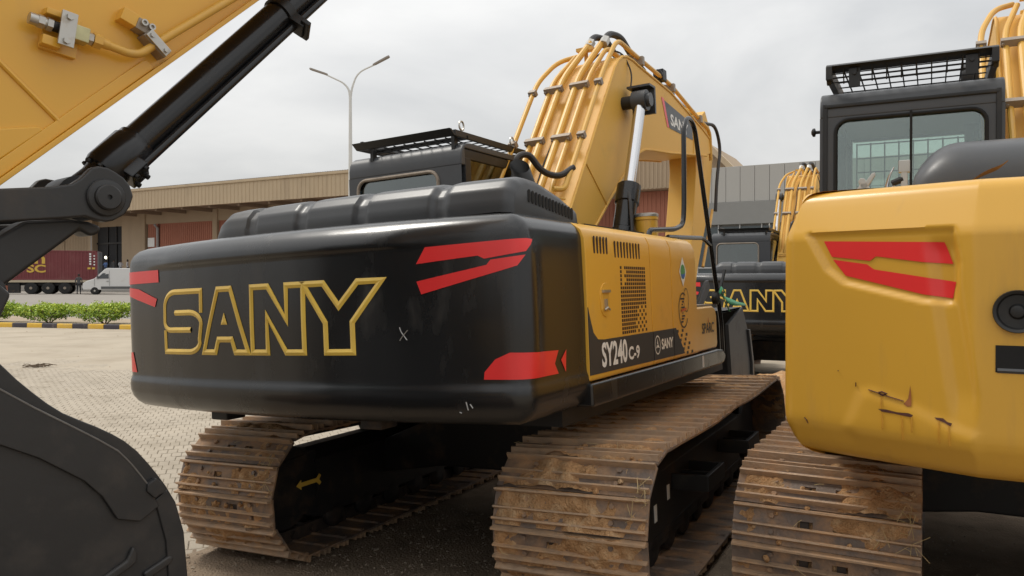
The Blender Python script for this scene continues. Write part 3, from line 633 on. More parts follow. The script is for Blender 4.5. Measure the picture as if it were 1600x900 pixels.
# dry twigs left on the yard
tw = MB(); rnd = random.Random(4)
for k in range(34):
    x, y = -10.45 + rnd.gauss(0, .13), 17.1 + rnd.gauss(0, .10); a_ = rnd.gauss(.2, .5); l = rnd.uniform(.08, .30); z = sandz(x, y) + rnd.uniform(.01, .05)
    tw.tube([(x, y, z), (x + l * .5 * cos(a_), y + l * .5 * sin(a_), z + rnd.uniform(0, .03)), (x + l * cos(a_), y + l * sin(a_), z)], .007, 5)
stuff(tag(tw.build('twigs', 'bark'), 'small heap of dry twigs on the sandy yard', 'twigs'))
db_ = MB()
for k in range(260):
    x, y = rnd.uniform(-22, -2), rnd.uniform(8, 31); z = sandz(x, y)
    r = rnd.uniform(.012, .04); o6 = [Vector(q) for q in ((1, 0, 0), (-1, 0, 0), (0, .7, 0), (0, -.7, 0), (0, 0, .45), (0, 0, -.4))]
    db_.add([Vector((x, y, max(z, 0))) + q * r * rnd.uniform(.7, 1.3) for q in o6], [(0, 2, 4), (2, 1, 4), (1, 3, 4), (3, 0, 4), (2, 0, 5), (1, 2, 5), (3, 1, 5), (0, 3, 5)])
stuff(tag(db_.build('clods', 'bed_soil', smooth=0), 'small dry clods of earth strewn over the open yard', 'clods'))

hp = MB()
def heap(u, v):
    a = 2 * pi * u; r = v; x = 1.9 * r * cos(a); y = .75 * r * sin(a); k = max(0, 1 - r * r)
    h = .62 * k ** .6 * (1 + .25 * noise.noise(Vector((x * 2, y * 2, 3)))) + .05 * noise.noise(Vector((x * 9, y * 9, 1))) * (1 if r < .98 else 0) - .06
    return Vector((4.35 + x, 11.3 - .3 * x + y, h))
hp.grid(heap, 60, 24); ho = hp.build('soil_heap', 'mud', smooth=180); tag(ho, 'low heap of brown soil in front of the far black machine', 'soil heap')

# ================================================================== excavators
SHW, GAUGE, NSH = 0.84, 2.39, 49
YS, YI, ZC, RT = -1.70, 1.70, 0.46, 0.392       # sprocket / idler centres, plate radius
def track_path():
    """closed path of the shoe plates in (y, z): bottom run, idler, sagging top run, sprocket"""
    P = []
    for i in range(40): P.append((YS + (YI - YS) * i / 40, ZC - RT))
    for i in range(24): a = -pi / 2 + pi * i / 24; P.append((YI + RT * cos(a), ZC + RT * sin(a)))
    for i in range(40): u = i / 40; P.append((YI + (YS - YI) * u, ZC + RT - 0.022 * sin(pi * u) * abs(sin(2.0 * pi * u)) - .004 * sin(pi * u)))
    for i in range(24): a = pi / 2 + pi * i / 24; P.append((YS + RT * cos(a), ZC + RT * sin(a)))
    return P
TP = track_path(); TL = [0.0]
for i in range(len(TP)): a, b_ = TP[i], TP[(i + 1) % len(TP)]; TL.append(TL[-1] + sqrt((a[0] - b_[0]) ** 2 + (a[1] - b_[1]) ** 2))
def on_track(q):
    q %= TL[-1]; j = 0
    while TL[j + 1] < q: j += 1
    u = (q - TL[j]) / (TL[j + 1] - TL[j]); a, b_ = TP[j], TP[(j + 1) % len(TP)]; d = Vector((b_[0] - a[0], b_[1] - a[1])).normalized()
    return a[0] + (b_[0] - a[0]) * u, a[1] + (b_[1] - a[1]) * u, d
PITCH = TL[-1] / NSH
def shoe_mesh():
    """triple-grouser plate with two mud holes and bolt heads; local x across, y along the chain, z outwards"""
    b = MB(); h = PITCH / 2; w = SHW / 2; t = .012
    xs = [-w, -.19, -.115, -.045, .045, .115, .19, w]; ys = [-h + .004, -.035, .012, .05, h + .004]
    def hole(i, j): return i in (2, 4) and j == 1
    for i in range(7):
        for j in range(4):
            if hole(i, j): continue
            x0, x1, y0, y1 = xs[i], xs[i + 1], ys[j], ys[j + 1]
            b.add([(x0, y0, t), (x1, y0, t), (x1, y1, t), (x0, y1, t), (x0, y0, 0), (x1, y0, 0), (x1, y1, 0), (x0, y1, 0)], [(0, 1, 2, 3), (7, 6, 5, 4)])
            for (ii, jj, f) in ((i, j - 1, (4, 5, 1, 0)), (i, j + 1, (6, 7, 3, 2)), (i - 1, j, (7, 4, 0, 3)), (i + 1, j, (5, 6, 2, 1))):
                if not (0 <= ii < 7 and 0 <= jj < 4) or hole(ii, jj): b.f.append(tuple(len(b.v) - 8 + k for k in f)); b.mi.append(0)
    for y0, hh, tw in ((-h + .012, .036, .012), (-.005 + .012, .027, .009), (h - .030, .032, .011)):
        b.prism([(y0 - tw, t - .001), (y0 - tw * .45, t + hh), (y0 + tw * .45, t + hh), (y0 + tw, t - .001)], 0, -w + .004, w - .004, None, 1)
    b.prism([(h - .010, .0), (h - .004, -.012), (h + .018, -.012), (h + .012, .004)], 0, -w + .02, w - .02)
    for sx in (-1, 1):
        for yy in (-.045, .035): b.cyl((sx * .235 * 1, yy, t), (sx * .235, yy, t + .014), .014, n=6)
    return b.mesh('track_shoe', ['track_steel', 'grouser_worn'], smooth=0)
SHOE = shoe_mesh()
def shoe_matrix(xc, q):
    y, z, d = on_track(q); n = Vector((d.y, -d.x))     # outwards
    M = Matrix.Identity(4); X = Vector((1, 0, 0)); Yv = Vector((0, d.x, d.y)); Zv = Vector((0, n.x, n.y))
    if X.cross(Yv).dot(Zv) < 0: X = -X
    for i in range(3): M[i][0] = X[i]; M[i][1] = Yv[i]; M[i][2] = Zv[i]
    M[0][3], M[1][3], M[2][3] = xc, y, z
    return M
def mud_mesh(xc, seed, amount=0.0):
    """packed mud between the grousers, standing proud of the plates where it is thick"""
    b = MB(); nu, nv = 46, 9
    for k in range(NSH):
        q = k * PITCH; y, z, d = on_track(q)
        if z < 0.2: continue
        M = shoe_matrix(xc, q); vs = []
        for i in range(nu + 1):
            for j in range(nv + 1):
                x = -SHW / 2 + .008 + (SHW - .016) * i / nu; t = -PITCH / 2 + PITCH * j / nv
                c = Vector((x * 3.1 + seed * 9.7, (q + t) * 3.3, seed)); c2 = Vector((x * 16, (q + t) * 16, seed + 3)); c3 = Vector((x * 55, (q + t) * 55, seed))
                h = 0.003 + amount + .052 * noise.noise(c) + .030 * noise.noise(c2) + .016 * noise.noise(c3) + .012 * (1 - (2 * x / SHW) ** 2)
                edge = min(1, (SHW / 2 - abs(x)) / .05); h = .004 + (min(h, .044 + .006 * noise.noise(c3)) - .004) * edge
                vs.append(M @ Vector((x, t, h)))
        b.add(vs, [(i * (nv + 1) + j, (i + 1) * (nv + 1) + j, (i + 1) * (nv + 1) + j + 1, i * (nv + 1) + j + 1) for i in range(nu) for j in range(nv)])
    rnd = random.Random(seed)                    # loose clods caked between the grousers
    for k in range(170):
        q = rnd.uniform(YI - YS, TL[-1]); M = shoe_matrix(xc, q); x = rnd.gauss(0, .2); x = max(-.38, min(.38, x)); r = rnd.uniform(.006, .019); c0 = Vector((x, 0, .018 + .012 * rnd.random())); n0 = len(b.v)
        for i in range(5):
            for j in range(7):
                th, ph = pi * i / 4, 2 * pi * j / 7; p = Vector((sin(th) * cos(ph), sin(th) * sin(ph), .7 * cos(th))); p *= r * (1 + .5 * noise.noise(p * 2 + Vector((k, seed, 0)))); b.v.append(tuple(M @ (c0 + p)))
        for i in range(4):
            for j in range(7): b.f.append((n0 + i * 7 + j, n0 + i * 7 + (j + 1) % 7, n0 + (i + 1) * 7 + (j + 1) % 7, n0 + (i + 1) * 7 + j)); b.mi.append(0)
    return b.mesh('mud', 'mud', smooth=60)
def straw_mesh(xc, seed):
    rnd = random.Random(seed); b = MB()
    for k in range(36):
        q = rnd.uniform(YI - YS, TL[-1]); M = shoe_matrix(xc, q); x = rnd.uniform(-.38, .40)
        p = Vector((x, 0, .035)); a = rnd.uniform(0, 6.28); l = rnd.uniform(.03, .09); e = p + Vector((cos(a) * l, sin(a) * l, rnd.uniform(-.01, .012))); m_ = (p + e) / 2 + Vector((0, 0, rnd.uniform(0, .02)))
        b.tube([M @ p, M @ m_, M @ e], .0013, 3, False)
    for k in range(9):
        M = shoe_matrix(xc, TL[-1] - .75 + rnd.uniform(-.15, .1)); p = Vector((-.36 + rnd.uniform(-.05, .05), 0, .03)); b.tube([M @ p, M @ (p + Vector((rnd.uniform(-.05, .02), rnd.uniform(-.06, .02), .03))), M @ (p + Vector((rnd.uniform(-.09, .05), rnd.uniform(-.12, .05), .02)))], .0016, 3, False)
    return b.mesh('straw', 'straw', smooth=0)

def undercarriage(root, dyaw, muddy):
    rz = radians(dyaw)
    def P(b, name, m, par=root, **k):
        o = b.build(name, m, par, **k)
        if par is root: o.rotation_euler = (0, 0, rz)
        return o
    for sd in (-1, 1):
        xc = sd * GAUGE / 2
        c = MB(); n = len(TP)
        for off in (-.085, .085):        # link rails under the shoes
            vs = []
            for i in range(n):
                a, b_ = TP[i - 1], TP[(i + 1) % n]; d = Vector((b_[0] - a[0], b_[1] - a[1])).normalized(); nn = Vector((d.y, -d.x))
                for x_, k in ((-.02, -.002), (.02, -.002), (.02, -.085), (-.02, -.085)): vs.append((xc + off + x_, TP[i][0] + nn.x * k, TP[i][1] + nn.y * k))
            c.add(vs, [(4 * i + j, 4 * i + (j + 1) % 4, 4 * ((i + 1) % n) + (j + 1) % 4, 4 * ((i + 1) % n) + j) for i in range(n) for j in range(4)])
        for k in range(NSH):
            y, z, d = on_track((k + .5) * PITCH); nn = Vector((d.y, -d.x)); c.cyl((xc - .13, y - nn.x * .045, z - nn.y * .045), (xc + .13, y - nn.x * .045, z - nn.y * .045), .026, n=8)
        tr_ = P(c, 'crawler_track', 'track_inner')
        for k in range(NSH):
            o = link('track_shoe', SHOE, tr_); o.matrix_local = shoe_matrix(xc, k * PITCH) @ Matrix.Rotation(random.gauss(0, .004), 4, 'Z')
        if muddy:
            o = link('mud', mud_mesh(xc, 3 + sd + muddy, .006 if sd > 0 else -.006), tr_); stuff(o)
            o = link('straw', straw_mesh(xc, 5 + sd), tr_); stuff(o)
        # side frame
        f = MB(); xo = xc + sd * .17; xi = xc - sd * .17
        pr = [(min(xo, xi), .20), (min(xo, xi), .60), (xc - .06, .68), (xc + .06, .68), (max(xo, xi), .60), (max(xo, xi), .20)]
        f.prism([(p[0], p[1]) for p in pr], 1, -1.42, 1.18)
        f.box(xo - (.05 if sd > 0 else 0), xo + (0 if sd > 0 else .05), -1.42, 1.3, .165, .2)
        f.box(xo - .004, xo + .004, -1.35, 1.2, .225, .245)
        f.prism([(-1.95, .30), (-1.95, .62), (-1.40, .66), (-1.40, .22)], 0, min(xo, xi) + .02, max(xo, xi) - .02)
        f.prism([(1.10, .26), (1.10, .62), (1.62, .56), (1.62, .36)], 0, min(xo, xi) + .03, max(xo, xi) - .03)
        fr = P(f, 'track_frame', 'frame_black', bevel=.012)
        sp = MB(); sp.lathe((xc - sd * .14, YS, ZC), (sd, 0, 0), [(0, .2), (0, .28), (.30, .28), (.32, .24), (.36, .22), (.36, .1)], 28)
        for k in range(21):
            a = 2 * pi * k / 21; M = Matrix.Translation((xc, YS, ZC)) @ Matrix.Rotation(a, 4, 'X'); sp.prism([(-.035, .27), (-.018, .335), (.018, .335), (.035, .27)], 0, -.035, .035, M)
        P(sp, 'sprocket', 'frame_black')
        idl = MB(); idl.lathe((xc - .14, YI, ZC), (1, 0, 0), [(0, .1), (0, .26), (.02, .285), (.10, .285), (.11, .31), (.17, .31), (.18, .285), (.26, .285), (.28, .26), (.28, .1)], 28); P(idl, 'idler_wheel', 'frame_black')
        for k in range(8):
            r = MB(); y = -1.22 + k * .345; r.lathe((xc - .15, y, .175), (1, 0, 0), [(-.02, .03), (-.02, .07), (0, .10), (.03, .10), (.04, .08), (.26, .08), (.27, .10), (.30, .10), (.32, .07), (.32, .03)], 16); P(r, 'track_roller', 'frame_black')
        for y in (-.55, .6):
            r = MB(); r.lathe((xc - .1, y, .715), (1, 0, 0), [(0, .03), (0, .06), (.2, .06), (.2, .03)], 14); P(r, 'carrier_roller', 'frame_black')
        for y in (-.62, .62):
            s_ = MB(); a, b2 = (xo, xo + sd * .22); lo, hi = min(a, b2), max(a, b2)
            s_.box(lo, hi, y - .22, y - .19, .44, .54); s_.box(lo, hi, y + .19, y + .22, .44, .54); e = hi if sd > 0 else lo; s_.box(e - .015, e + .015, y - .22, y + .22, .44, .54); s_.box(lo, hi, y - .015, y + .015, .46, .52); s_.box(lo, hi, y - .2, y + .2, .44, .455)
            P(s_, 'step', 'black_satin', bevel=.006)
    x = MB(); x.prism([(-1.05, .34), (-1.05, .60), (-.55, .80), (.55, .80), (1.05, .60), (1.05, .34), (.5, .42), (-.5, .42)], 1, -.62, .62); P(x, 'centre_frame', 'frame_black', bevel=.02)
    x = MB(); x.lathe((0, 0, .80), (0, 0, 1), [(0, .68), (.06, .68), (.06, .62), (.20, .62), (.20, .1)], 36); P(x, 'swing_ring', 'frame_black')
    return root
def decal_quad(root, name, m, pts, par=None):
    b = MB(); b.add(pts, [tuple(range(len(pts)))]); return b.build(name, m, par or root, smooth=0)

# ---- black counterweight skin (x from -1.60 to 1.33)
_xs = [-1.66 + 2.99 * i / 14 for i in range(15)]
PLA = rounded([(-1.66, -1.8)] + [(x, -2.65 + (x + .135) ** 2 / 12) for x in _xs] + [(1.33, -1.8)], [0, .2] + [0] * 13 + [.12, 0])
PROFA = [(1.085, -.14), (1.095, -.09), (1.125, -.048), (1.16, -.022), (1.20, -.008), (1.235, -.006), (1.262, -.009), (1.285, -.018), (1.31, -.020), (1.60, -.017), (1.93, -.022), (2.0, -.025), (2.04, -.045), (2.07, -.08), (2.088, -.13), (2.095, -.2)]
def dispA(s, z):
    d = interp(PROFA, z); w = sstep(-1.35, -.9, s) * (1 - sstep(.55, .95, s))
    d += w * .020 * sstep(1.935, 1.958, z) * (1 - .7 * sstep(1.965, 2.05, z))
    d += .012 * sstep(1.36, 1.40, s) * (1 - sstep(1.41, 1.50, s)) * sstep(1.25, 1.4, z) * (1 - sstep(1.9, 2.0, z))
    return d
SKA = Skin(PLA, dispA)
ZSA = [1.085, 1.09, 1.10, 1.11, 1.125, 1.14, 1.16, 1.18, 1.20, 1.22, 1.235, 1.25, 1.262, 1.274, 1.285, 1.30, 1.32, 1.40, 1.5, 1.6, 1.7, 1.8, 1.88, 1.92, 1.935, 1.943, 1.951, 1.959, 1.97, 1.99, 2.01, 2.03, 2.045, 2.06, 2.07, 2.08, 2.088, 2.092, 2.095]
def arc_pts(cx, cy, rx, ry, a0, a1, n=8): return [(cx + rx * cos(radians(a0 + (a1 - a0) * i / n)), cy + ry * sin(radians(a0 + (a1 - a0) * i / n))) for i in range(n + 1)]
def sany_letters(skin, root, sx0, sx1, z0, z1, w):
    """SANY in raised gold outline; letter boxes follow the photograph's spacing"""
    tot = sx1 - sx0; h = z1 - z0
    bx = {'S': (0.0, .235), 'A': (.235, .47), 'N': (.482, .712), 'Y': (.703, 1.0)}
    def mp_(k, pts): a, b = bx[k]; return [(sx0 + tot * (a + (b - a) * p[0]), z0 + h * p[1]) for p in pts]
    i = .035
    paths = {'S': [([(.97, .63), (.97, 1 - i)] + arc_pts(.30, .73, .29, .24, 90, 180)[0:] + arc_pts(.18, .50, .17, .13, 180, 270)[0:] + [(.72, .37)], False),
                   ([(.30, .64), (.68, .64)] + arc_pts(.68, .46, .29, .18, 90, 0) + [(.92, .22)] + arc_pts(.66, .20, .27, .17, -10, -90) + [(.02, .03), (.02, .37)], False)],
             'A': [([(.02, .03), (.36, .97), (.64, .97), (.98, .03), (.72, .03), (.65, .22), (.36, .22), (.29, .03)], True)],
             'N': [([(.02, .03), (.02, .97), (.34, .97), (.68, .48), (.68, .97), (.98, .97), (.98, .03), (.66, .03), (.32, .55), (.32, .03)], True)],
             'Y': [([(.02, .97), (.28, .97), (.47, .65), (.70, .97), (.98, .97), (.63, .43), (.63, .03), (.30, .03), (.30, .43)], True)]}
    for k, ps in paths.items():
        b = MB()
        for pts, cl in ps: skin.stroke(b, mp_(k, pts), w, cl, .005)
        if k == 'A':
            t = mp_('A', [(.50, .62), (.43, .44), (.57, .44)]); c = mp_('A', [(.5, .49)])[0]; vs = [skin.at(p[0], p[1], .003) for p in t] + [skin.at(c[0], c[1], .009)]; b.add(vs, [(0, 1, 3), (1, 2, 3), (2, 0, 3)])
        b.build('letter', 'gold', root, smooth=0)

def capsule(c, hw, hh, n=5):
    """rounded slot outline, centre c, half sizes"""
    r = min(hw, hh); o = []
    for (sx, sy, a0) in ((1, 1, 0), (-1, 1, 90), (-1, -1, 180), (1, -1, 270)):
        for k in range(n): a = radians(a0 + 90 * k / (n - 1)); o.append((c[0] + sx * (hw - r) + r * cos(a), c[1] + sy * (hh - r) + r * sin(a)))
    return o
def upper_black(root):
    P = lambda b, name, m, **k: b.build(name, m, k.pop('par', root), **k)
    cw = P(SKA.wall(ZSA, .045), 'counterweight', 'black_paint', smooth=50)
    sany_letters(SKA, cw, -1.085, .605, 1.435, 1.805, .032)
    R = lambda pts: SKA.patch('reflector', pts, 'red_reflector', cw, .0035)
    R([(.84, 1.940), (1.37, 1.957), (1.414, 1.953), (1.363, 1.897), (1.14, 1.870), (1.109, 1.886), (.79, 1.862)])
    R([(.79, 1.779), (1.151, 1.841), (1.171, 1.864), (1.358, 1.881), (1.307, 1.832), (.814, 1.717)])
    R([(1.118, 1.312), (1.123, 1.347), (1.177, 1.405), (1.25, 1.435), (1.643, 1.421), (1.60, 1.359), (1.638, 1.307)])
    R([(1.729, 1.419), (1.668, 1.372), (1.719, 1.307)])
    R([(-1.62, 1.939), (-1.151, 1.933), (-1.147, 1.859), (-1.62, 1.862)])
    R([(-1.62, 1.847), (-1.414, 1.827), (-1.172, 1.76), (-1.197, 1.712), (-1.62, 1.80)])
    R([(-1.75, 1.42), (-1.52, 1.435), (-1.49, 1.36), (-1.47, 1.31), (-1.75, 1.31)])
    sc = MB()
    for a in ([(.691, 1.563), (.70, 1.54), (.73, 1.501)], [(.735, 1.55), (.705, 1.52), (.69, 1.50)]): SKA.stroke(sc, a, .004, False, .006)
    for a in ([(1.03, 1.21), (1.035, 1.17)], [(1.05, 1.20), (1.06, 1.18)], [(.99, 1.16), (1.0, 1.155)]): SKA.stroke(sc, a, .006, False, .006)
    P(sc, 'scuff', 'scrape_white', par=cw, smooth=0)
    for x_ in (-.80, .35):
        b = MB(); b.box(x_ - .07, x_ + .07, -2.42, -2.28, 1.03, 1.10); P(b, 'tie_down', 'frame_black', bevel=.01)
    # hood over the engine, ribbed, with a slotted right-hand face
    def hood_pt(u, v):
        # u across (-.97..1.16), v over the profile rear-bottom -> top -> front
        x = -.98 + 2.14 * u
        prof = [(-2.30, 2.05), (-2.298, 2.16), (-2.28, 2.225), (-2.23, 2.275), (-2.15, 2.296), (-2.0, 2.304), (-1.75, 2.29), (-1.55, 2.25), (-1.52, 2.05)]
        t = v * (len(prof) - 1); i = min(int(t), len(prof) - 2); f = t - i; y = prof[i][0] + (prof[i + 1][0] - prof[i][0]) * f; z = prof[i][1] + (prof[i + 1][1] - prof[i][1]) * f
        ex = min(u, 1 - u) * 2.14; k = sqrt(max(0, 1 - (1 - min(1, ex / .16)) ** 2)) if u < .5 else sqrt(max(0, 1 - (1 - min(1, ex / .07)) ** 2))
        k0 = .25 if u < .5 else .80
        z = 2.085 + (z - 2.085) * (k0 + (1 - k0) * k if ex < .16 else 1); y = -1.9 + (y + 1.9) * ((.90 if u < .5 else .95) + (.10 if u < .5 else .05) * k)
        z -= .075 * sstep(-2.2, -1.5, y) * sstep(.9, 1.16, x) * (1 if z > 2.12 else 0)
        for xr in (-.62, -.20, .24, .74):
            g_ = sstep(.055, .03, abs(x - xr)) if False else (1 - sstep(.028, .05, abs(x - xr))); z -= .016 * g_ * (1 if z > 2.12 else 0); y += .012 * g_ * (1 if y < -2.2 else 0)
        return Vector((x, y + .04 * (x - .1) ** 2 - .02, z))
    h = MB(); h.grid(hood_pt, 130, 32); nv = 33
    h.f.append(tuple(range(nv))); h.f.append(tuple(130 * nv + j for j in range(nv))[::-1]); h.mi += [0, 0]
    hd = P(h, 'hood', 'dark_grey_paint', smooth=40)
    for i in range(14):
        y = -2.10 + i * .038; b = MB(); zc = 2.196 - (y + 2.10) * .110; b.prism(capsule((y, zc), .0125, .033, 5), 0, 1.158, 1.1635); b.build('vent_slot', 'matte_black', hd, smooth=0)
    # engine bay fill, deck and platform
    b = MB(); b.box(-1.5, 1.26, -1.80, .10, 1.10, 2.0); b.box(-1.45, 1.20, -1.52, -.56, 2.0, 2.09); P(b, 'engine_bay', 'black_satin', smooth=0)
    b = MB(); b.box(-1.42, 1.2, -1.9, 1.25, 1.0, 1.12); P(b, 'platform', 'frame_black', smooth=0)
    b = MB(); b.prism([(-1.82, 1.095), (-1.82, 1.222), (.62, 1.222), (.76, 1.21), (.83, 1.175), (.83, 1.14), (.78, 1.105), (.70, 1.095)], 0, .95, 1.345); P(b, 'side_skirt', 'black_paint', bevel=.02, bseg=3)
    b = MB(); b.box(1.3455, 1.3475, .16, .20, 1.12, 1.205); P(b, 'sticker', 'white_decal', smooth=0)
    # right-hand doors: profile (x, z) swept along y
    pz = [(1.25, 1.228), (1.322, 1.228), (1.33, 1.25), (1.33, 1.90), (1.326, 1.985), (1.305, 2.035), (1.26, 2.068), (1.19, 2.085), (1.0, 2.105), (1.0, 2.06), (1.25, 2.03)]
    doors = {}
    for k, (y0, y1) in enumerate(((-1.815, -.840), (-.828, -.434), (-.422, .135))):
        b = MB(); b.prism([(p[0], p[1]) for p in pz], 1, y0, y1); doors[k] = P(b, 'side_door', 'yellow', bevel=.007)
    d0, d1, d2 = doors[0], doors[1], doors[2]
    X = 1.3325
    def side_poly(name, m, poly, par, x=X): b = MB(); b.prism(poly, 0, x - .004, x); return b.build(name, m, par, smooth=0)
    side_poly('stripe', 'dark_decal', [(-1.813, 1.262), (-1.813, 1.62), (-1.79, 1.56), (-1.755, 1.485), (-1.70, 1.446), (-1.62, 1.440), (-.840, 1.440), (-.840, 1.257)], d0)
    side_poly('stripe', 'dark_decal', [(-.828, 1.257), (-.828, 1.440), (-.434, 1.440), (-.434, 1.255)], d1)
    side_poly('stripe', 'dark_decal', [(-.422, 1.255), (-.422, 1.440), (-.38, 1.440), (-.20, 1.255)], d2)
    T = lambda name, body, y0, y1, z0, z1, m, par, bold=0, x=X + .0015: put_text(name, body, lambda u, v: (x, y0 + (y1 - y0) * u, z0 + (z1 - z0) * v), m, par, bold)
    T('lettering', 'SY240', -1.66, -1.29, 1.288, 1.425, 'white_decal', d0, .03); T('lettering', 'C-9', -1.27, -1.09, 1.295, 1.375, 'white_decal', d0, .03)
    T('lettering', 'SANY', -.69, -.455, 1.315, 1.385, 'white_decal', d1, .035)
    lg = MB()
    for k in range(28):
        a, c_ = 2 * pi * k / 28, 2 * pi * (k + 1) / 28
        lg.add([(X + .0015, -.765 + r * cos(q), 1.35 + r * 1.15 * sin(q)) for r in (.046, .053) for q in (a, c_)], [(0, 1, 3, 2)])
    for q in (90, 210, 330): lg.add([(X + .0015, -.765 + r * cos(radians(q + d)), 1.35 + r * 1.15 * sin(radians(q + d))) for r, d in ((.038, 0), (.012, 55), (.004, 0), (.012, -55))], [(0, 1, 2, 3)])
    lg.build('emblem', 'white_decal', d1, smooth=0)
    gr = MB(); rows, cols = 17, 13
    for r in range(rows):
        for c_ in range(cols):
            z = 1.845 - r * .0235; y = -1.345 + c_ * .032
            if r < 5 and c_ < 4 and ((c_ + r) % 2 or (c_ < 2 and r % 2)) and c_ % 3: continue
            if r > 9 and c_ > 8 - (r - 10) * .4 and (c_ + r) % 2: continue
            gr.box(1.3295, 1.3312, y, y + .023, z - .017, z)
    stuff(gr.build('vent_grille', 'vent_dark', d0, smooth=0))
    sg = MB()
    for r in range(6):
        for c_ in range(4):
            if (c_ + r) % 2 == 0: y = -.36 + c_ * .055 + r * .03; sg.box(1.3295, 1.3312, y, y + .038, 1.425 - r * .032 - .02, 1.425 - r * .032)
    stuff(sg.build('check_decal', 'dark_decal', d2, smooth=0))
    for k in range(5): b = MB(); y = -1.70 + k * .043; b.prism(capsule((y, 1.955), .009, .048), 0, 1.3285, 1.3312, Matrix.Identity(4)); b.build('vent_slot', 'vent_dark', d0, smooth=0)
    for k in range(9): b = MB(); y = -1.41 + k * .048; b.prism(capsule((y, 1.94), .009, .048), 0, 1.3285, 1.3312); b.build('vent_slot', 'vent_dark', d0, smooth=0)
    b = MB(); b.prism(capsule((-1.575, 1.655), .075, .095, 4), 0, 1.327, 1.3345); lt = b.build('latch', 'yellow', d0, bevel=.006)
    b = MB(); b.prism(capsule((-1.575, 1.650), .045, .062, 4), 0, 1.3335, 1.3355); b.build('latch_recess', 'yellow_worn', d0, smooth=0)  # raised plate in a darker yellow; the recess's shade is put into its colour
    b = MB(); b.box(1.334, 1.346, -1.625, -1.53, 1.695, 1.71); b.box(1.334, 1.35, -1.60, -1.585, 1.60, 1.66); b.tube([(1.345, -1.62, 1.6), (1.35, -1.59, 1.612), (1.345, -1.55, 1.60)], .006, 6); b.build('latch_handle', 'zinc', d0, smooth=0)
    # diamond badge and round emblem
    b = MB(); b.add([(X + .001, y, z) for y, z in ((-.185, 1.93), (-.105, 1.825), (-.185, 1.72), (-.265, 1.825))], [(0, 1, 2, 3)]); b.build('badge', 'white_decal', d2, smooth=0)
    b = MB(); b.add([(X + .002, -.185 + .052 * cos(a), 1.825 + .052 * sin(a)) for a in [2 * pi * k / 16 for k in range(16)]], [tuple(range(16))]); b.build('badge', 'green_decal', d2, smooth=0)
    b = MB(); b.add([(X + .003, -.185 + r * cos(radians(a)), 1.825 + r * sin(radians(a))) for r, a in ((.05, 200), (.05, 240), (.05, 280), (.05, 320), (.05, 350), (.028, 330), (.02, 250))], [tuple(range(7))]); b.build('badge', 'blue_decal', d2, smooth=0)
    rg = MB()
    def ring(cy, cz, ry, rz_, w_, a0=0, a1=360, n=30):
        for k in range(n):
            p = [(X + .001, cy + (ry - o_) * cos(radians(a)), cz + (rz_ - o_) * sin(radians(a))) for o_ in (0, w_) for a in (a0 + (a1 - a0) * k / n, a0 + (a1 - a0) * (k + 1) / n)]; rg.add(p, [(0, 1, 3, 2)])
    ring(-.20, 1.555, .105, .125, .010, 60, 330); ring(-.13, 1.625, .058, .085, .006)
    for k in range(9): rg.add([(X + .001, y, z) for y, z in ((-.26 + .012 * (k % 4), 1.47 + .02 * k), (-.26 + .05 + .02 * (k % 3), 1.47 + .02 * k), (-.26 + .05 + .02 * (k % 3), 1.481 + .02 * k), (-.26 + .012 * (k % 4), 1.481 + .02 * k))], [(0, 1, 2, 3)])
    rg.build('round_emblem', 'dark_decal', d2, smooth=0)
    b = MB(); b.add([(X + .002, y, z) for y, z in ((-.255, 1.545), (-.135, 1.555), (-.135, 1.572), (-.255, 1.562))], [(0, 1, 2, 3)]); b.build('round_emblem', 'orange_decal', d2, smooth=0)
    # tool box at the front corner
    b = MB(); b.prism([(.145, 1.228), (.145, 1.565), (.60, 1.565), (.665, 1.545), (.70, 1.49), (.70, 1.26), (.67, 1.228)], 0, .72, 1.318); tb = P(b, 'tool_box', 'yellow', bevel=.018, bseg=3)
    T('lettering', 'SPARC', .275, .60, 1.36, 1.44, 'dark_decal', tb, .012, 1.3205)
    b = MB(); b.add([(1.3205, y, z) for y, z in ((.44, 1.44), (.452, 1.49), (.464, 1.44))], [(0, 1, 2)]); b.build('lettering', 'orange_decal', tb, smooth=0)
    b = MB(); b.box(.75, 1.3, .16, .64, 1.566, 1.58); P(b, 'tread_plate', 'clamp_metal', smooth=0)
    # cab
    cab_black(root, -1.40, -.27, -.52, 1.15, 1.15, 2.915, 'glass_dark', 'glass_brown')
    fops(root, -1.22, -.31, -.62, 1.12, 2.945)
    # exhaust stack
    b = MB(); b.tube([(.63, -1.15, 2.05), (.63, -1.15, 2.40), (.60, -1.17, 2.53)], .066, 18, False); b.tube([(.63, -1.15, 2.05), (.63, -1.15, 2.38)], .060, 18, False)
    vs = [v for v in b.v]; b.v = [(v[0], v[1], v[2] + (.5 * (v[1] + 1.17) - .75 * (v[0] - .60)) * (1 if v[2] > 2.46 else 0)) for v in vs]
    P(b, 'exhaust_pipe', 'black_satin', smooth=60)
    # filler canister and grab rails
    b = MB(); b.lathe((.72, .80, 1.9), (0, 0, 1), [(0, .10), (.40, .10), (.405, .106), (.43, .106), (.435, .09)], 20); P(b, 'filler_canister', 'yellow')
    b = MB(); b.lathe((.72, .80, 2.332), (0, 0, 1), [(0, .108), (.02, .108), (.03, .09)], 20); P(b, 'canister_cap', 'zinc')
    hr = [(1.2, -.50, 2.04), (1.2, -.46, 2.112), (1.2, .10, 2.152), (1.2, .30, 2.20), (1.2, .34, 2.35), (1.2, .41, 2.97), (1.2, .53, 3.075), (1.2, .70, 3.03), (1.2, 1.27, 1.40), (1.2, 1.27, 1.15)]
    b = MB(); b.tube(smooth_path(hr, .09), .019, 10); P(b, 'grab_rail', 'black_gloss')
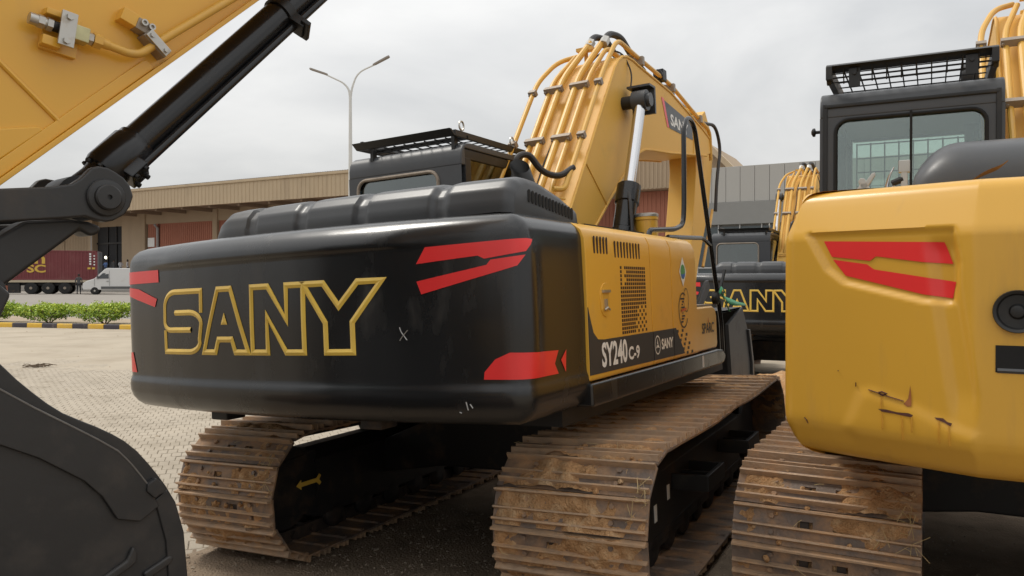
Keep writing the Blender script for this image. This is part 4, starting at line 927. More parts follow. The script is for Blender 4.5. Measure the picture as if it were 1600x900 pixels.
    b = MB(); b.tube(smooth_path([(1.2, -.12, 2.02), (1.2, -.10, 2.085), (1.2, .80, 2.12), (1.2, 1.02, 2.07)], .05), .017, 8); P(b, 'grab_rail', 'black_gloss')
    b = MB(); b.lathe((1.18, 1.12, 1.62), (1, 0, 0), [(0, .03), (0, .055), (.04, .055), (.05, .03)], 12); b.tube([(1.21, 1.12, 1.62), (1.23, 1.20, 1.72), (1.24, 1.30, 1.86)], .014, 8); P(b, 'mirror_bracket', 'black_satin')
    b = MB(); b.box(.85, 1.1, .45, .60, 1.58, 1.85); P(b, 'side_mirror', 'black_satin', bevel=.03)
    for z in (1.66, 1.77): b = MB(); b.box(1.08, 1.11, .5, .57, z, z + .05); P(b, 'marker_lamp', 'lens_red', bevel=.01)
    b = MB(); b.box(.6, 1.15, .15, 1.15, 1.12, 1.25); P(b, 'front_deck', 'black_satin', smooth=0)
def cab_black(root, x0, x1, y0, y1, z0, z1, g_rear, g_side, rw=None):
    """hollow cab: posts, roof and rear wall with openings, glazing, seat inside"""
    cb = MB(); t = .06; zw0 = z1 - .70 if rw is None else rw[0]; zw1 = z1 - .21 if rw is None else rw[1]; xa, xb = x0 + .10, x1 - .22 if rw is None else x1 - .10
    body = MB(); body.box(x0, x1, y0, y1, z0, z0 + .10)
    # roof with a rounded rear edge running down into the rear wall
    R = MB(); R.prism([(y0, z1 - .185), (y0, z1 - .12), (y0 + .012, z1 - .07), (y0 + .04, z1 - .03), (y0 + .08, z1 - .008), (y0 + .14, z1), (y1 - .1, z1), (y1, z1 - .03), (y1, z1 - .05), (y0 + .06, z1 - .05), (y0 + .06, z1 - .185)], 0, x0, x1); R.build('cab_roof', 'cab_grey', root, bevel=.025, bseg=3)
    rear = MB(); cx, cz = (xa + xb) / 2, (zw0 + zw1) / 2; hw, hh = (xb - xa) / 2, (zw1 - zw0) / 2; rr = .085; inner = []
    for (sx, sy, a0) in ((1, 1, 0), (-1, 1, 90), (-1, -1, 180), (1, -1, 270)):
        for k in range(6): an = radians(a0 + 18 * k); inner.append((cx + sx * (hw - rr) + rr * cos(an), cz + sy * (hh - rr) + rr * sin(an)))
    ox0, ox1, oz0, oz1 = x0, x1, z0 + .1, z1 - .183; outer = []
    corn = [(ox1, oz1), (ox0, oz1), (ox0, oz0), (ox1, oz0)]
    for q4 in range(4):
        c4 = corn[q4]
        for k in range(6):
            p = inner[q4 * 6 + k]
            if k == 0: outer.append((c4[0], p[1]) if q4 % 2 == 0 else (p[0], c4[1]))
            elif k == 5: outer.append((p[0], c4[1]) if q4 % 2 == 0 else (c4[0], p[1]))
            else: outer.append(c4)
    m4 = len(inner); vs4 = [(p[0], y, p[1]) for y in (y0, y0 + t) for p in inner] + [(p[0], y, p[1]) for y in (y0, y0 + t) for p in outer]
    for i in range(m4):
        j = (i + 1) % m4
        for lay in (0, 1):
            A4, B4, C4, D4 = lay * m4 + i, lay * m4 + j, 2 * m4 + lay * m4 + j, 2 * m4 + lay * m4 + i
            if outer[i] == outer[j]: rear.f.append((A4, B4, C4)); rear.mi.append(0)
            else: rear.f.append((A4, B4, C4, D4)); rear.mi.append(0)
        rear.f.append((i, j, m4 + j, m4 + i)); rear.mi.append(0)
    rear.v = vs4; rear.build('cab_rear', 'cab_grey', root, smooth=0)
    pil = MB()
    for x in (x0, x1 - .07):
        for y in (y1 - .09, .35 * y0 + .65 * y1): pil.box(x, x + .07, y, y + .08, z0 + .1, z1 - .052)
        pil.box(x, x + .06, y0 + t, y1, z0 + .1, z0 + .62); pil.box(x, x + .06, y0 + t, y1, z1 - .13, z1 - .052); pil.box(x, x + .065, y0 + t, y0 + t + .09, z0 + .6, z1 - .12)
    pil.box(x0 + .07, x1 - .07, y1 - .06, y1, z0 + .1, z0 + .5); pil.box(x0 + .07, x1 - .07, y1 - .06, y1, z1 - .085, z1 - .052); pil.build('cab_pillar', 'black_satin', root, bevel=.008)
    body.build('cab_floor', 'black_satin', root, smooth=0)
    ln = MB(); ln.box(x0 + .065, x1 - .065, y0 + t + .005, y1 - .1, z1 - .075, z1 - .053); ln.build('headlining', 'interior', root, smooth=0)
    # window rubber and panes
    pts = capsule(((xa + xb) / 2, (zw0 + zw1) / 2), (xb - xa) / 2, (zw1 - zw0) / 2, 5)
    gl = MB(); gl.box(xa + .002, xb - .002, y0 + .02, y0 + .026, zw0 + .002, zw1 - .002); gl.build('rear_window', g_rear, root, smooth=0)
    rb = MB(); rb.tube([(p[0], y0 - .003, p[1]) for p in inner] + [(inner[0][0], y0 - .003, inner[0][1])], .015 if rw is None else .011, 8, False); rb.build('window_seal', 'clamp_metal' if rw is None else 'matte_black', root)
    for x, nm in ((x0 + .02, 'side_window'), (x1 - .03, 'side_window')):
        q = MB(); q.box(x, x + .006, y0 + t + .002, y1 - .09, z0 + .62, z1 - .13); q.build(nm, g_side, root, smooth=0)
    q = MB(); q.box(x0 + .07, x1 - .07, y1 - .03, y1 - .024, z0 + .5, z1 - .085); q.build('windscreen', 'glass_green', root, smooth=0)
    gx = MB()
    k = int((x1 - x0 - .2) / .105)
    for i in range(k + 1): x = x0 + .1 + (x1 - x0 - .2) * i / k; gx.cyl((x, y1 + .03, z0 + .4), (x, y1 + .03, z1 - .09), .006, n=6)
    for i in range(13): z = z0 + .4 + (z1 - z0 - .5) * i / 12; gx.cyl((x0 + .1, y1 + .03, z), (x1 - .1, y1 + .03, z), .006, n=6)
    gx.build('front_guard', 'black_satin', root)
    s = MB(); xm = (x0 + x1) / 2; s.box(xm - .26, xm + .26, y0 + .45, y0 + .95, z0 + .45, z0 + .6); s.box(xm - .25, xm + .25, y0 + .36, y0 + .50, z0 + .6, z0 + 1.12); s.box(xm - .14, xm + .14, y0 + .36, y0 + .46, z0 + 1.16, z0 + 1.38); s.box(xm - .18, xm + .18, y0 + .5, y0 + .9, z0 + .1, z0 + .45); s.build('operator_seat', 'seat_cloth', root, bevel=.04, bseg=3)
def fops(root, x0, x1, y0, y1, z):
    f = MB()
    f.prism([(y0 - .03, z + .048), (y0 + .0, z + .048), (y0 + .06, z), (y0 + .03, z)], 0, x0 - .03, x1 + .03)
    f.box(x0 - .03, x0, y0 + .05, y1, z, z + .05); f.box(x1, x1 + .03, y0 + .05, y1, z, z + .05); f.box(x0 - .03, x1 + .03, y1 - .03, y1, z, z + .05); f.box(x0 - .03, x1 + .03, y0 + .2, y0 + .23, z, z + .03)
    f.prism([(x0 - .03, z + .05), (x0 - .05, z + .09), (x0 - .02, z + .09), (x0, z + .05)], 1, y0 + .1, y1)
    r = f.build('roof_guard', 'black_satin', root, smooth=0, bevel=.004)
    m = MB(); nx = int((x1 - x0) / .10); ny = int((y1 - y0) / .10)
    for i in range(1, nx): x = x0 + (x1 - x0) * i / nx; m.box(x - .003, x + .003, y0 + .1, y1 - .02, z + .004, z + .012)
    for j in range(1, ny): y = y0 + .1 + (y1 - y0 - .12) * j / ny; m.box(x0, x1, y - .004, y + .004, z + .012, z + .019)
    m.build('mesh_grid', 'matte_black', r, smooth=0)
    for x in (x0 + .04, x1 - .06):
        for y in (y0 + .12, y1 - .25): q = MB(); q.box(x, x + .03, y, y + .05, z - .13, z + .02); q.build('guard_post', 'black_satin', r, smooth=0)
    for y in (y0 + .16, y0 + .95):
        q = MB(); p = [(x1 + .015, y + .032 * cos(a), z + .095 + .036 * sin(a)) for a in [2 * pi * k / 14 for k in range(15)]]; q.tube(p, .008, 6, False); q.cyl((x1 + .015, y, z + .03), (x1 + .015, y, z + .062), .01, n=8); q.build('lifting_eye', 'zinc', r)

BX0, BX1 = -.20, .42
BOOM_POLY = [(-.42, 1.75), (-.30, 1.95), (0, 2.38), (.35, 2.83), (.72, 3.32), (1.03, 3.72), (1.12, 3.81), (1.22, 3.87), (1.34, 3.90), (1.50, 3.905), (1.63, 3.89), (2.6, 3.83), (3.77, 3.63), (4.06, 3.56), (4.16, 3.47), (4.10, 3.38), (3.9, 3.33), (3.45, 3.28), (2.5, 3.165), (1.95, 3.115), (1.72, 3.085), (1.5, 3.01), (1.27, 2.86), (.78, 2.50), (.45, 2.25), (.1, 1.9), (-.1, 1.62), (-.26, 1.55), (-.42, 1.62)]
def boom(root, detail=True):
    P = lambda b, name, m, **k: b.build(name, m, k.pop('par', root), **k)
    b = MB(); b.prism(BOOM_POLY, 0, BX0 + .02, BX1 - .02); bo = P(b, 'boom', 'boom_yellow', bevel=.018, bseg=2)
    # plate lips along the edges and a weld seam
    e = MB()
    for x in (BX0 + .02, BX1 - .02): e.tube([(x, p[0], p[1]) for p in BOOM_POLY[1:14]], .013, 6); e.tube([(x, p[0], p[1]) for p in BOOM_POLY[16:27]], .013, 6)
    P(e, 'plate_edge', 'boom_yellow', par=bo)
    w = MB(); w.tube([(BX1 - .017, .30, 2.78), (BX1 - .017, .72, 2.46)], .006, 5); P(w, 'weld_seam', 'boom_yellow', par=bo); w = MB(); w.tube([(BX1 - .017, 3.35, 3.28), (BX1 - .017, 3.42, 3.69)], .006, 5); P(w, 'weld_seam', 'boom_yellow', par=bo)
    # side decal
    dc = MB(); dc.add([(BX1 - .0165, y, z) for y, z in ((2.36, 3.70), (3.33, 3.62), (3.35, 3.43), (2.52, 3.43))], [(0, 1, 2, 3)]); P(dc, 'side_decal', 'dark_grey_paint', par=bo, smooth=0)
    dr = MB(); dr.add([(BX1 - .016, y, z) for y, z in ((2.28, 3.72), (2.36, 3.715), (2.50, 3.43), (2.44, 3.43))], [(0, 1, 2, 3)]); P(dr, 'side_decal', 'red_reflector', par=bo, smooth=0)
    put_text('lettering', 'SANY', lambda u, v: (BX1 - .0145, 2.55 + .62 * u, 3.47 + .125 * v - .02 * u), 'white_decal', bo, .03)
    # boom lift cylinders
    for x in (BX1 + .15, BX0 - .15):
        a = Vector((x, .42, 1.72)); c = Vector((x, 1.20, 3.43)); d = (c - a).normalized(); l = (c - a).length
        q = MB(); q.lathe(a, d, [(0, .05), (0, .10), (.55, .10), (.56, .092), (.80, .092), (.81, .105), (.98, .105), (.99, .08), (1.0, .05)], 22); cy = P(q, 'lift_cylinder', 'black_gloss')
        q = MB(); q.cyl(a + d * .98, c - d * .06, .052, n=20); P(q, 'piston_rod', 'chrome', par=cy)
        q = MB(); q.lathe((x - .065, c.y, c.z), (1, 0, 0), [(0, .04), (0, .095), (.13, .095), (.13, .04)], 20); q.lathe((x + .065, c.y, c.z), (1, 0, 0), [(0, .03), (.0, .062), (.035, .062), (.035, .02)], 14); P(q, 'rod_eye', 'dark_grey_paint', par=cy)
        q = MB(); q.tube(smooth_path([a + Vector((.11, 0, .1)) + d * .1, a + Vector((.11, -.05, 0)) + d * .5, a + Vector((.06, -.10, 0)) + d * .85, a + Vector((.02, -.08, 0)) + d * .97], .1), .016, 7); P(q, 'cylinder_hose', 'hose_rubber', par=cy)
    q = MB(); c = Vector((BX1 + .02, 1.20, 3.43)); q.box(c.x, c.x + .22, c.y + .13, c.y + .16, c.z - .10, c.z + .13); q.box(c.x, c.x + .22, c.y + .0, c.y + .16, c.z + .13, c.z + .15); P(q, 'work_lamp_bracket', 'dark_grey_paint', par=bo, smooth=0)
    q = MB(); q.cyl((BX0 - .22, 1.20, 3.43), (BX1 + .22, 1.20, 3.43), .06, n=18); P(q, 'pin', 'frame_black', par=bo)
    # hydraulic tubes over the back of the boom
    back = [(-.25, 2.02), (0, 2.38), (.35, 2.83), (.72, 3.32), (1.03, 3.72)]
    def bk(t):
        t *= len(back) - 1; i = min(int(t), len(back) - 2); f = t - i; return back[i][0] + (back[i + 1][0] - back[i][0]) * f, back[i][1] + (back[i + 1][1] - back[i][1]) * f
    nrm = Vector((0, -.80, .60))
    def tubep(x, off, t0, pts): return [Vector((x, *bk(t))) + nrm * off for t in pts]
    specs = [(-.30, .10, .022, 'down', (1.12, 3.90)), (-.14, .08, .022, 'mid', (1.16, 3.93)), (-.04, .09, .030, 'mid', (1.20, 4.05)), (.12, .09, .030, 'mid', (1.18, 4.02)), (.22, .08, .022, 'over', None), (.35, .09, .022, 'over2', None)]
    for k, (x, off, r, kind, e_) in enumerate(specs):
        low = tubep(x, off, 0, (.22 if kind == 'mid' else .34 if kind == 'down' else .30,))
        mid = tubep(x, off, 0, (.5, .75, .93))
        if kind == 'down': pts = [low[0] + Vector((-.16, -.06, -.12)), low[0]] + mid + [Vector((x + .10, 1.10, 3.90)), Vector((x + .24, 1.3, 3.98))]
        elif kind == 'mid': pts = [low[0] + Vector((-.03, -.02, -.35)), low[0]] + mid + [Vector((x + (.14 if k == 2 else .10), e_[0], e_[1]))]
        elif kind == 'over': pts = [low[0] + Vector((.0, -.02, -.30)), low[0]] + mid + [Vector((x + .06, 1.16, 3.97)), Vector((x + .02, 1.75, 3.95)), Vector((x, 2.7, 3.90)), Vector((x, 3.72, 3.76)), Vector((x + .03, 3.92, 3.80)), Vector((x + .03, 4.10, 3.62))]
        else: pts = [low[0] + Vector((-.05, -.10, .0)), low[0]] + mid + [Vector((x + .03, 1.16, 4.02)), Vector((x + .02, 1.75, 3.99)), Vector((x + .02, 2.7, 3.94)), Vector((x + .03, 3.85, 3.72)), Vector((x + .06, 4.05, 3.66)), Vector((x + .04, 4.12, 3.3))]
        q = MB(); q.tube(smooth_path(pts, .12, 5), r, 10); P(q, 'hydraulic_tube', 'yellow_tube')
    for t in (.56, .85):
        for xa, xb in ((-.335, -.265), (-.175, .0), (.08, .255), (.32, .385)):
            p = Vector((0, *bk(t))) + nrm * .105; q = MB(); M = Matrix.Translation(p) @ Matrix.Rotation(math.atan2(.60, .80), 4, 'X'); q.box(xa, xb, -.022, .028, -.028, .028, M)
            for xx in (xa + .015, xb - .015): q.cyl(M @ Vector((xx, -.02, 0)), M @ Vector((xx, -.04, 0)), .011, n=6)
            P(q, 'tube_clamp', 'clamp_metal', smooth=0)
    q = MB(); q.box(-.02, .14, 1.13, 1.22, 3.97, 4.0); q.cyl((.06, 1.18, 3.88), (.06, 1.18, 3.98), .02, n=8); P(q, 'tube_bracket', 'yellow_tube')
    # hose pair from the tube ends over the top to the arm cylinder
    for k, (x, r) in enumerate(((.09, .032), (.24, .032))):
        q = MB(); q.tube(smooth_path([(x, 1.20, 4.03), (x, 1.30, 4.14), (x + .05, 1.48, 4.15), (x + .06, 1.75, 4.02), (x + .03, 2.15, 3.97)], .14, 6), r, 10); P(q, 'hose', 'hose_rubber')
        q = MB(); q.cyl((x, 1.17, 4.00), (x, 1.24, 4.07), r + .012, n=6); P(q, 'hose_fitting', 'zinc'); q = MB(); q.cyl((x + .055, 1.68, 4.05), (x + .06, 1.78, 4.01), r + .01, n=6); P(q, 'hose_fitting', 'zinc')
    # arm cylinder on top
    a = Vector((.11, 1.85, 4.02)); c = Vector((.11, 4.35, 3.98)); d = (c - a).normalized(); q = MB(); q.lathe(a, d, [(0, .04), (0, .085), (1.35, .085), (1.36, .1), (1.5, .1), (1.5, .05)], 20); ac = P(q, 'arm_cylinder', 'black_gloss')
    q = MB(); q.cyl(a + d * 1.5, c, .048, n=16); P(q, 'piston_rod', 'chrome', par=ac)
    q = MB(); q.box(.03, .08, 1.75, 1.95, 3.86, 4.06); q.box(.14, .19, 1.75, 1.95, 3.86, 4.06); P(q, 'cylinder_bracket', 'yellow', par=bo, bevel=.01)
    q = MB(); q.box(.30, .40, 2.38, 2.50, 3.92, 4.04); q.cyl((.35, 2.38, 3.98), (.35, 2.34, 3.98), .05, n=14); q.tube([(.35, 2.44, 3.92), (.35, 2.44, 3.84)], .015, 6); P(q, 'work_lamp', 'black_satin', bevel=.01)
    for y, z in ((1.75, 3.96), (2.7, 3.90), (3.7, 3.74)): q = MB(); q.box(.18, .42, y - .03, y + .03, z - .045, z + .045); P(q, 'tube_clamp', 'clamp_metal', bevel=.008)
    # arch hose, wiring
    q = MB(); q.tube(smooth_path([(.36, .16, 2.72), (.30, .02, 2.63), (.22, -.12, 2.66), (.16, -.22, 2.80), (.10, -.30, 2.78), (.06, -.33, 2.50), (.06, -.33, 2.1)], .12, 6), .026, 10); P(q, 'hose', 'hose_rubber')
    q = MB(); q.tube(smooth_path([Vector((.06, *bk(.2))) + nrm * .03, Vector((.03, *bk(.45))) + nrm * .04, Vector((.07, *bk(.7))) + nrm * .04, Vector((.05, *bk(.9))) + nrm * .05, (.2, 1.2, 3.95), (.36, 1.32, 3.96), (.44, 1.36, 3.75), (.45, 1.28, 3.58)], .15, 6), .008, 6); P(q, 'wiring', 'hose_rubber')
    # rack of small lines at the foot
    for k in range(8): q = MB(); q.tube(smooth_path([(-.16, -.20 - .0 * k, 2.24 + .035 * k), (.28, -.16, 2.22 + .035 * k), (.36, -.02, 2.20 + .035 * k)], .04), .008, 6); P(q, 'thin_line', 'yellow_tube')
def arm_bucket(root):
    P = lambda b, name, m, **k: b.build(name, m, k.pop('par', root), **k)
    ap = [(3.85, 3.72), (4.35, 3.98), (4.62, 3.70), (4.60, 3.35), (4.35, 2.75), (3.75, 1.95), (3.50, 1.50), (3.30, 1.32), (3.15, 1.40), (3.22, 1.62), (3.52, 2.2), (3.72, 2.75), (3.85, 3.15)]
    b = MB(); b.prism(ap, 0, -.06, .28); a_ = P(b, 'arm', 'boom_yellow', bevel=.015)
    for x in (.10, .30): q = MB(); q.tube(smooth_path([(x, 3.95, 3.76), (x + .05, 4.55, 3.82), (x + .06, 4.72, 3.55), (x + .05, 4.50, 3.1), (x + .04, 4.42, 2.7)], .2, 6), .022, 8); P(q, 'hose', 'hose_rubber')
    q = MB(); q.tube(smooth_path([(.30, 4.42, 2.72), (.31, 4.20, 2.45), (.31, 3.86, 1.98)], .1), .018, 8); P(q, 'hydraulic_tube', 'yellow_tube')
    q = MB(); q.cyl((.11, 4.25, 3.72), (.11, 4.05, 2.30), .065, n=16); bc = P(q, 'bucket_cylinder', 'black_gloss'); q = MB(); q.cyl((.11, 4.05, 2.30), (.11, 3.98, 1.75), .04, n=14); P(q, 'piston_rod', 'chrome', par=bc)
    for x in (-.12, .32): q = MB(); q.prism([(3.50, 1.52), (3.62, 1.46), (4.05, 1.72), (3.98, 1.82), (3.90, 1.80)], 0, x - .02, x + .02); P(q, 'bucket_link', 'bucket_paint', bevel=.008)
    prof = [(3.20, 1.46), (3.95, 1.48), (4.18, 1.18), (4.29, .80), (4.26, .45), (4.02, .16), (3.55, .03), (3.05, .06)]
    sh = MB(); W0, W1 = -.50, .72
    for x in (W0, W1): sh.prism([(3.28, 1.30)] + prof[1:] + [(3.02, .16), (3.35, .55)], 0, x - .02, x + .02)
    n = len(prof)
    vs = [(x, p[0], p[1]) for x in (W0, W1) for p in prof]; vi = [(x, p[0] - .03 * (1 if p[0] > 3.7 else 0), p[1] + .03 * (1 if p[1] < .6 else -.8)) for x in (W0, W1) for p in prof]
    sh.add(vs + vi, [(i, i + 1, n + i + 1, n + i) for i in range(n - 1)] + [(2 * n + i, 3 * n + i, 3 * n + i + 1, 2 * n + i + 1) for i in range(n - 1)])
    bk_ = P(sh, 'bucket', 'bucket_paint', smooth=40)
    q = MB(); q.prism([(4.19, 1.20), (4.31, .80), (4.28, .44), (4.22, .44), (4.24, .8), (4.12, 1.2)], 0, W1 + .02, W1 + .05); P(q, 'wear_plate', 'dark_grey_paint', par=bk_, bevel=.006)
    for k in range(5): q = MB(); x = W0 + .1 + k * .255; q.prism([(3.10, .03), (3.10, .10), (2.82, .06)], 0, x - .05, x + .05); P(q, 'bucket_tooth', 'zinc', par=bk_, bevel=.008)
    for x in (-.08, .30): q = MB(); q.prism([(3.25, 1.45), (3.30, 1.62), (3.45, 1.64), (3.60, 1.47)], 0, x - .03, x + .03); P(q, 'bucket_ear', 'bucket_paint', par=bk_, bevel=.008)

# ------------------------------------------------------------------ the middle machine
GRP = 'excavators parked in the yard'
A = empty('excavator', pose(.206, 6.322, .05, 29.8, -2.5))
tag(A, 'excavator with black counterweight, gold outlined SANY lettering and yellow side doors', 'excavator', GRP)
undercarriage(A, 2.2, 1)
upper_black(A); boom(A); arm_bucket(A)
_rz = radians(2.2)
q = MB(); q.add([(-.995, y, z) for y, z in ((-1.66, .465), (-1.61, .50), (-1.61, .48), (-1.46, .48), (-1.43, .505), (-1.41, .49), (-1.43, .465), (-1.41, .44), (-1.43, .425), (-1.46, .45), (-1.61, .45), (-1.61, .43))], [tuple(range(12))]); o = q.build('arrow_sticker', 'kerb_yellow', A, smooth=0); o.rotation_euler.z = _rz
for y, z, w, h in ((-.95, .40, .05, .09), (-1.22, .33, .05, .10), (.95, .40, .06, .07)):
    q = MB(); q.box(1.366, 1.3685, y, y + w, z, z + h); o = q.build('sticker', 'white_decal', A, smooth=0); o.rotation_euler.z = _rz
# green ribbon tied to the mirror bracket
q = MB()
for pts, w in (([(1.25, 1.14, 1.66), (1.27, 1.20, 1.60), (1.30, 1.36, 1.57), (1.33, 1.62, 1.55)], .03), ([(1.25, 1.14, 1.66), (1.26, 1.17, 1.60), (1.27, 1.30, 1.50)], .012), ([(1.24, 1.10, 1.66), (1.25, 1.16, 1.72), (1.26, 1.20, 1.66)], .014)):
    pp = smooth_path(pts, .08, 4); vs = []
    for i, p in enumerate(pp): k = w * (1 - .6 * abs(2 * i / (len(pp) - 1) - 1) ** 2); vs += [p + Vector((.01, 0, -k)), p + Vector((-.01, 0.01, k))]
    q.add(vs, [(2 * i, 2 * i + 2, 2 * i + 3, 2 * i + 1) for i in range(len(pp) - 1)])
rb = q.build('ribbon', 'ribbon', smooth=60); rb.matrix_world = A.matrix_world.copy(); tag(rb, 'green plastic ribbon tied round the black mirror bracket', 'ribbon')
md = rb.modifiers.new('t', 'SOLIDIFY'); md.thickness = .002

# ------------------------------------------------------------------ far black machine, seen between the other two
D = copy_tree(A, skip=('mud', 'straw', 'arrow_sticker', 'scuff')); D.matrix_world = pose(5.50, 15.66, -.08, 27.0)
for ch in D.children:
    if ch.name.split('.')[0] in ('boom', 'lift_cylinder', 'hydraulic_tube', 'tube_clamp', 'tube_bracket', 'hose', 'hose_fitting', 'arm_cylinder', 'work_lamp', 'wiring'): ch.location.z += .32
tag(D, 'far black excavator glimpsed in the gap behind the middle machine', 'excavator', GRP)

# ------------------------------------------------------------------ yellow-backed machine on the right
C = empty('excavator', pose(3.66, 5.2, 0.0, 28.0)); tag(C, 'excavator with a yellow scratched counterweight and black cab', 'excavator', GRP)
_cu = empty('excavator'); 
undercarriage(C, 0.0, 4); bpy.data.objects.remove(_cu)
for ch in C.children: ch.scale.x = 1.06
RC, WC = 2.88, 1.385
_a = math.asin(WC / RC)
def _arc(t): return (RC * sin(t), -RC * cos(t))
_t1 = .645 / RC
PLC = rounded([(-WC, -1.6), _arc(-_a), _arc(-_t1), (0, -RC * cos(_t1) - .02), _arc(_t1), _arc(_a), (WC, -1.6)], [0, .07, .10, 0, .10, .07, 0])
PROFC = [(1.075, -.17), (1.085, -.115), (1.11, -.07), (1.15, -.04), (1.21, -.010), (1.24, -.002), (1.27, 0), (1.95, 0), (2.05, -.001), (2.075, -.008), (2.20, -.062), (2.238, -.080), (2.256, -.098), (2.267, -.125), (2.273, -.17), (2.276, -.32)]
REC = [(-1.33, 2.075), (-.72, 2.072), (-.695, 1.933), (-.72, 1.775), (-.823, 1.780), (-1.155, 1.855), (-1.235, 1.915)]
LOW = [(-1.16, 1.23), (-1.09, 1.40), (-1.03, 1.412), (-.86, 1.36), (-.62, 1.27), (-.62, 1.17), (-1.10, 1.17)]
def crx(z): return interp([(1.177, -.614), (1.42, -.629), (1.713, -.674), (2.036, -.719)], z)
def dispC(s, z):
    a = -abs(s); d = interp(PROFC, z)
    d -= .020 * (1 - sstep(-.012, .008, poly_sd(REC, a, z)))
    d += .010 * (1 - sstep(-.05, .02, poly_sd(LOW, a, z)))
    k = a - crx(z); d -= .016 * sstep(-.12, -.07, k) * (1 - sstep(-.03, .015, k)) * sstep(1.25, 1.45, z) * (1 - sstep(1.98, 2.06, z))
    return d
SKC = Skin(PLC, dispC)
ZC_ = [1.075, 1.08, 1.085, 1.095, 1.11, 1.13, 1.15, 1.17] + [1.19 + .011 * i for i in range(87)] + [2.15, 2.17, 2.19, 2.205, 2.22, 2.235, 2.248, 2.258, 2.264, 2.268, 2.272, 2.276]
cwC = SKC.wall(sorted(ZC_), .012).build('counterweight', 'yellow_worn', C, smooth=55)
for sg in (1, -1):
    f = lambda P_: [(sg * p[0], p[1]) for p in P_]
    SKC.patch('reflector', f([(-1.255, 2.040), (-.759, 2.018), (-.728, 1.931), (-.837, 1.940), (-1.025, 1.968), (-1.051, 1.949), (-1.116, 1.958), (-1.218, 1.970)]), 'red_reflector', cwC, .004, .02)
    SKC.patch('reflector', f([(-1.213, 1.958), (-1.063, 1.935), (-1.033, 1.913), (-.717, 1.860), (-.729, 1.795), (-.836, 1.810), (-1.155, 1.887)]), 'red_reflector', cwC, .004, .02)
    # round plug and slot of the lifting pocket
    p0 = SKC.at(sg * -.500, 1.749); n = Vector((p0.x, p0.y, 0)).normalized(); q = MB(); q.lathe(p0 - n * .010, n, [(0, .081), (.034, .081), (.040, .078), (.036, .068), (.024, .062), (.022, .03), (.026, .026), (.036, .022), (.038, .012)], 36); q.build('plug', 'black_satin', cwC)
    SKC.patch('slot', f([(-.572, 1.517), (-.572, 1.620), (-.40, 1.620), (-.40, 1.517)]), 'matte_black', cwC, .003, .03)
    q = MB(); SKC.stroke(q, f([(-.566, 1.524), (-.41, 1.524)]), .018, False, .006); q.build('slot_lip', 'dark_grey_paint', cwC)
SKC.patch('scratch', [(-1.002, 1.330), (-.965, 1.331), (-.925, 1.325), (-.88, 1.327), (-.861, 1.321), (-.868, 1.312), (-.90, 1.314), (-.935, 1.318), (-.985, 1.320)], 'scratch', cwC, .003, .01)
SKC.patch('scratch', [(-.782, 1.322), (-.75, 1.322), (-.735, 1.310), (-.718, 1.306), (-.722, 1.294), (-.745, 1.306), (-.775, 1.315)], 'scratch', cwC, .003, .01)
SKC.patch('rust_patch', [(-.900, 1.362), (-.884, 1.385), (-.876, 1.44), (-.872, 1.40), (-.870, 1.356), (-.885, 1.352)], 'rust', cwC, .003, .01)
for pts, w in (([(-1.045, 1.405), (-1.01, 1.397), (-.96, 1.385), (-.90, 1.372)], .004), ([(-1.003, 1.397), (-.99, 1.402), (-.972, 1.396), (-.985, 1.387), (-1.003, 1.395)], .006), ([(-1.335, 1.25), (-1.325, 1.24), (-1.32, 1.225)], .004), ([(-1.10, 1.43), (-1.10, 1.412)], .003), ([(-1.18, 1.473), (-1.175, 1.473)], .004)): q = MB(); SKC.stroke(q, pts, w, False, .005); q.build('scratch', 'scratch', cwC, smooth=0)
for s_, z_, l_ in ((-.985, 1.318, .07), (-.905, 1.312, .10), (-.868, 1.312, .06), (-.765, 1.312, .09), (-.728, 1.295, .08), (-.99, 1.385, .05)):
    q = MB(); SKC.stroke(q, [(s_, z_), (s_ + .002, z_ - l_ * .5), (s_ + .001, z_ - l_)], .0045, False, .0035); q.build('rust_stain', 'rust_stain', cwC, smooth=0)
P = lambda b, name, m, **k: b.build(name, m, k.pop('par', C), **k)
# black hood behind the counterweight
def hoodC(u, v):
    x = -.90 + 1.95 * u; a = v * pi; ex = min(u, 1 - u) * 1.95; k = sqrt(max(0, 1 - (1 - min(1, ex / .24)) ** 2))
    return Vector((x, -1.62 - .36 * cos(a) * (.72 + .28 * k), 2.24 + .335 * sin(a) ** .55 * k - .0))
h = MB(); h.grid(hoodC, 60, 24); P(h, 'hood', 'dark_grey_paint', smooth=60)
b = MB(); b.box(-1.36, 1.28, -1.62, .10, 1.12, 2.24); P(b, 'engine_bay', 'yellow', bevel=.02)
b = MB(); b.box(-1.3, 1.2, -1.8, 1.3, 1.0, 1.12); P(b, 'platform', 'frame_black', smooth=0)
cab_black(C, -1.47, -.38, -.50, 1.25, 1.2, 3.17, 'glass_green', 'glass_green', (2.10, 2.965))
q = MB(); q.box(-.915, -.90, -.515, -.48, 2.25, 2.985); P(q, 'window_divider', 'matte_black', smooth=0)
q = MB(); q.box(-1.47 + .02, -1.47 + .05, -.512, -.50, 2.25, 3.08); q.box(-.43, -.40, -.512, -.50, 2.25, 3.08); q.box(-1.44, -.41, -.515, -.50, 3.05, 3.075); P(q, 'rear_moulding', 'black_satin', bevel=.008)
q = MB(); q.cyl((-1.47, -.3, 2.93), (-1.52, -.3, 2.93), .012, n=8); q.lathe((-1.52, -.3, 2.93), (-1, 0, 0), [(0, .012), (.005, .03), (.02, .03), (.03, .012)], 12); P(q, 'door_stop', 'black_satin')
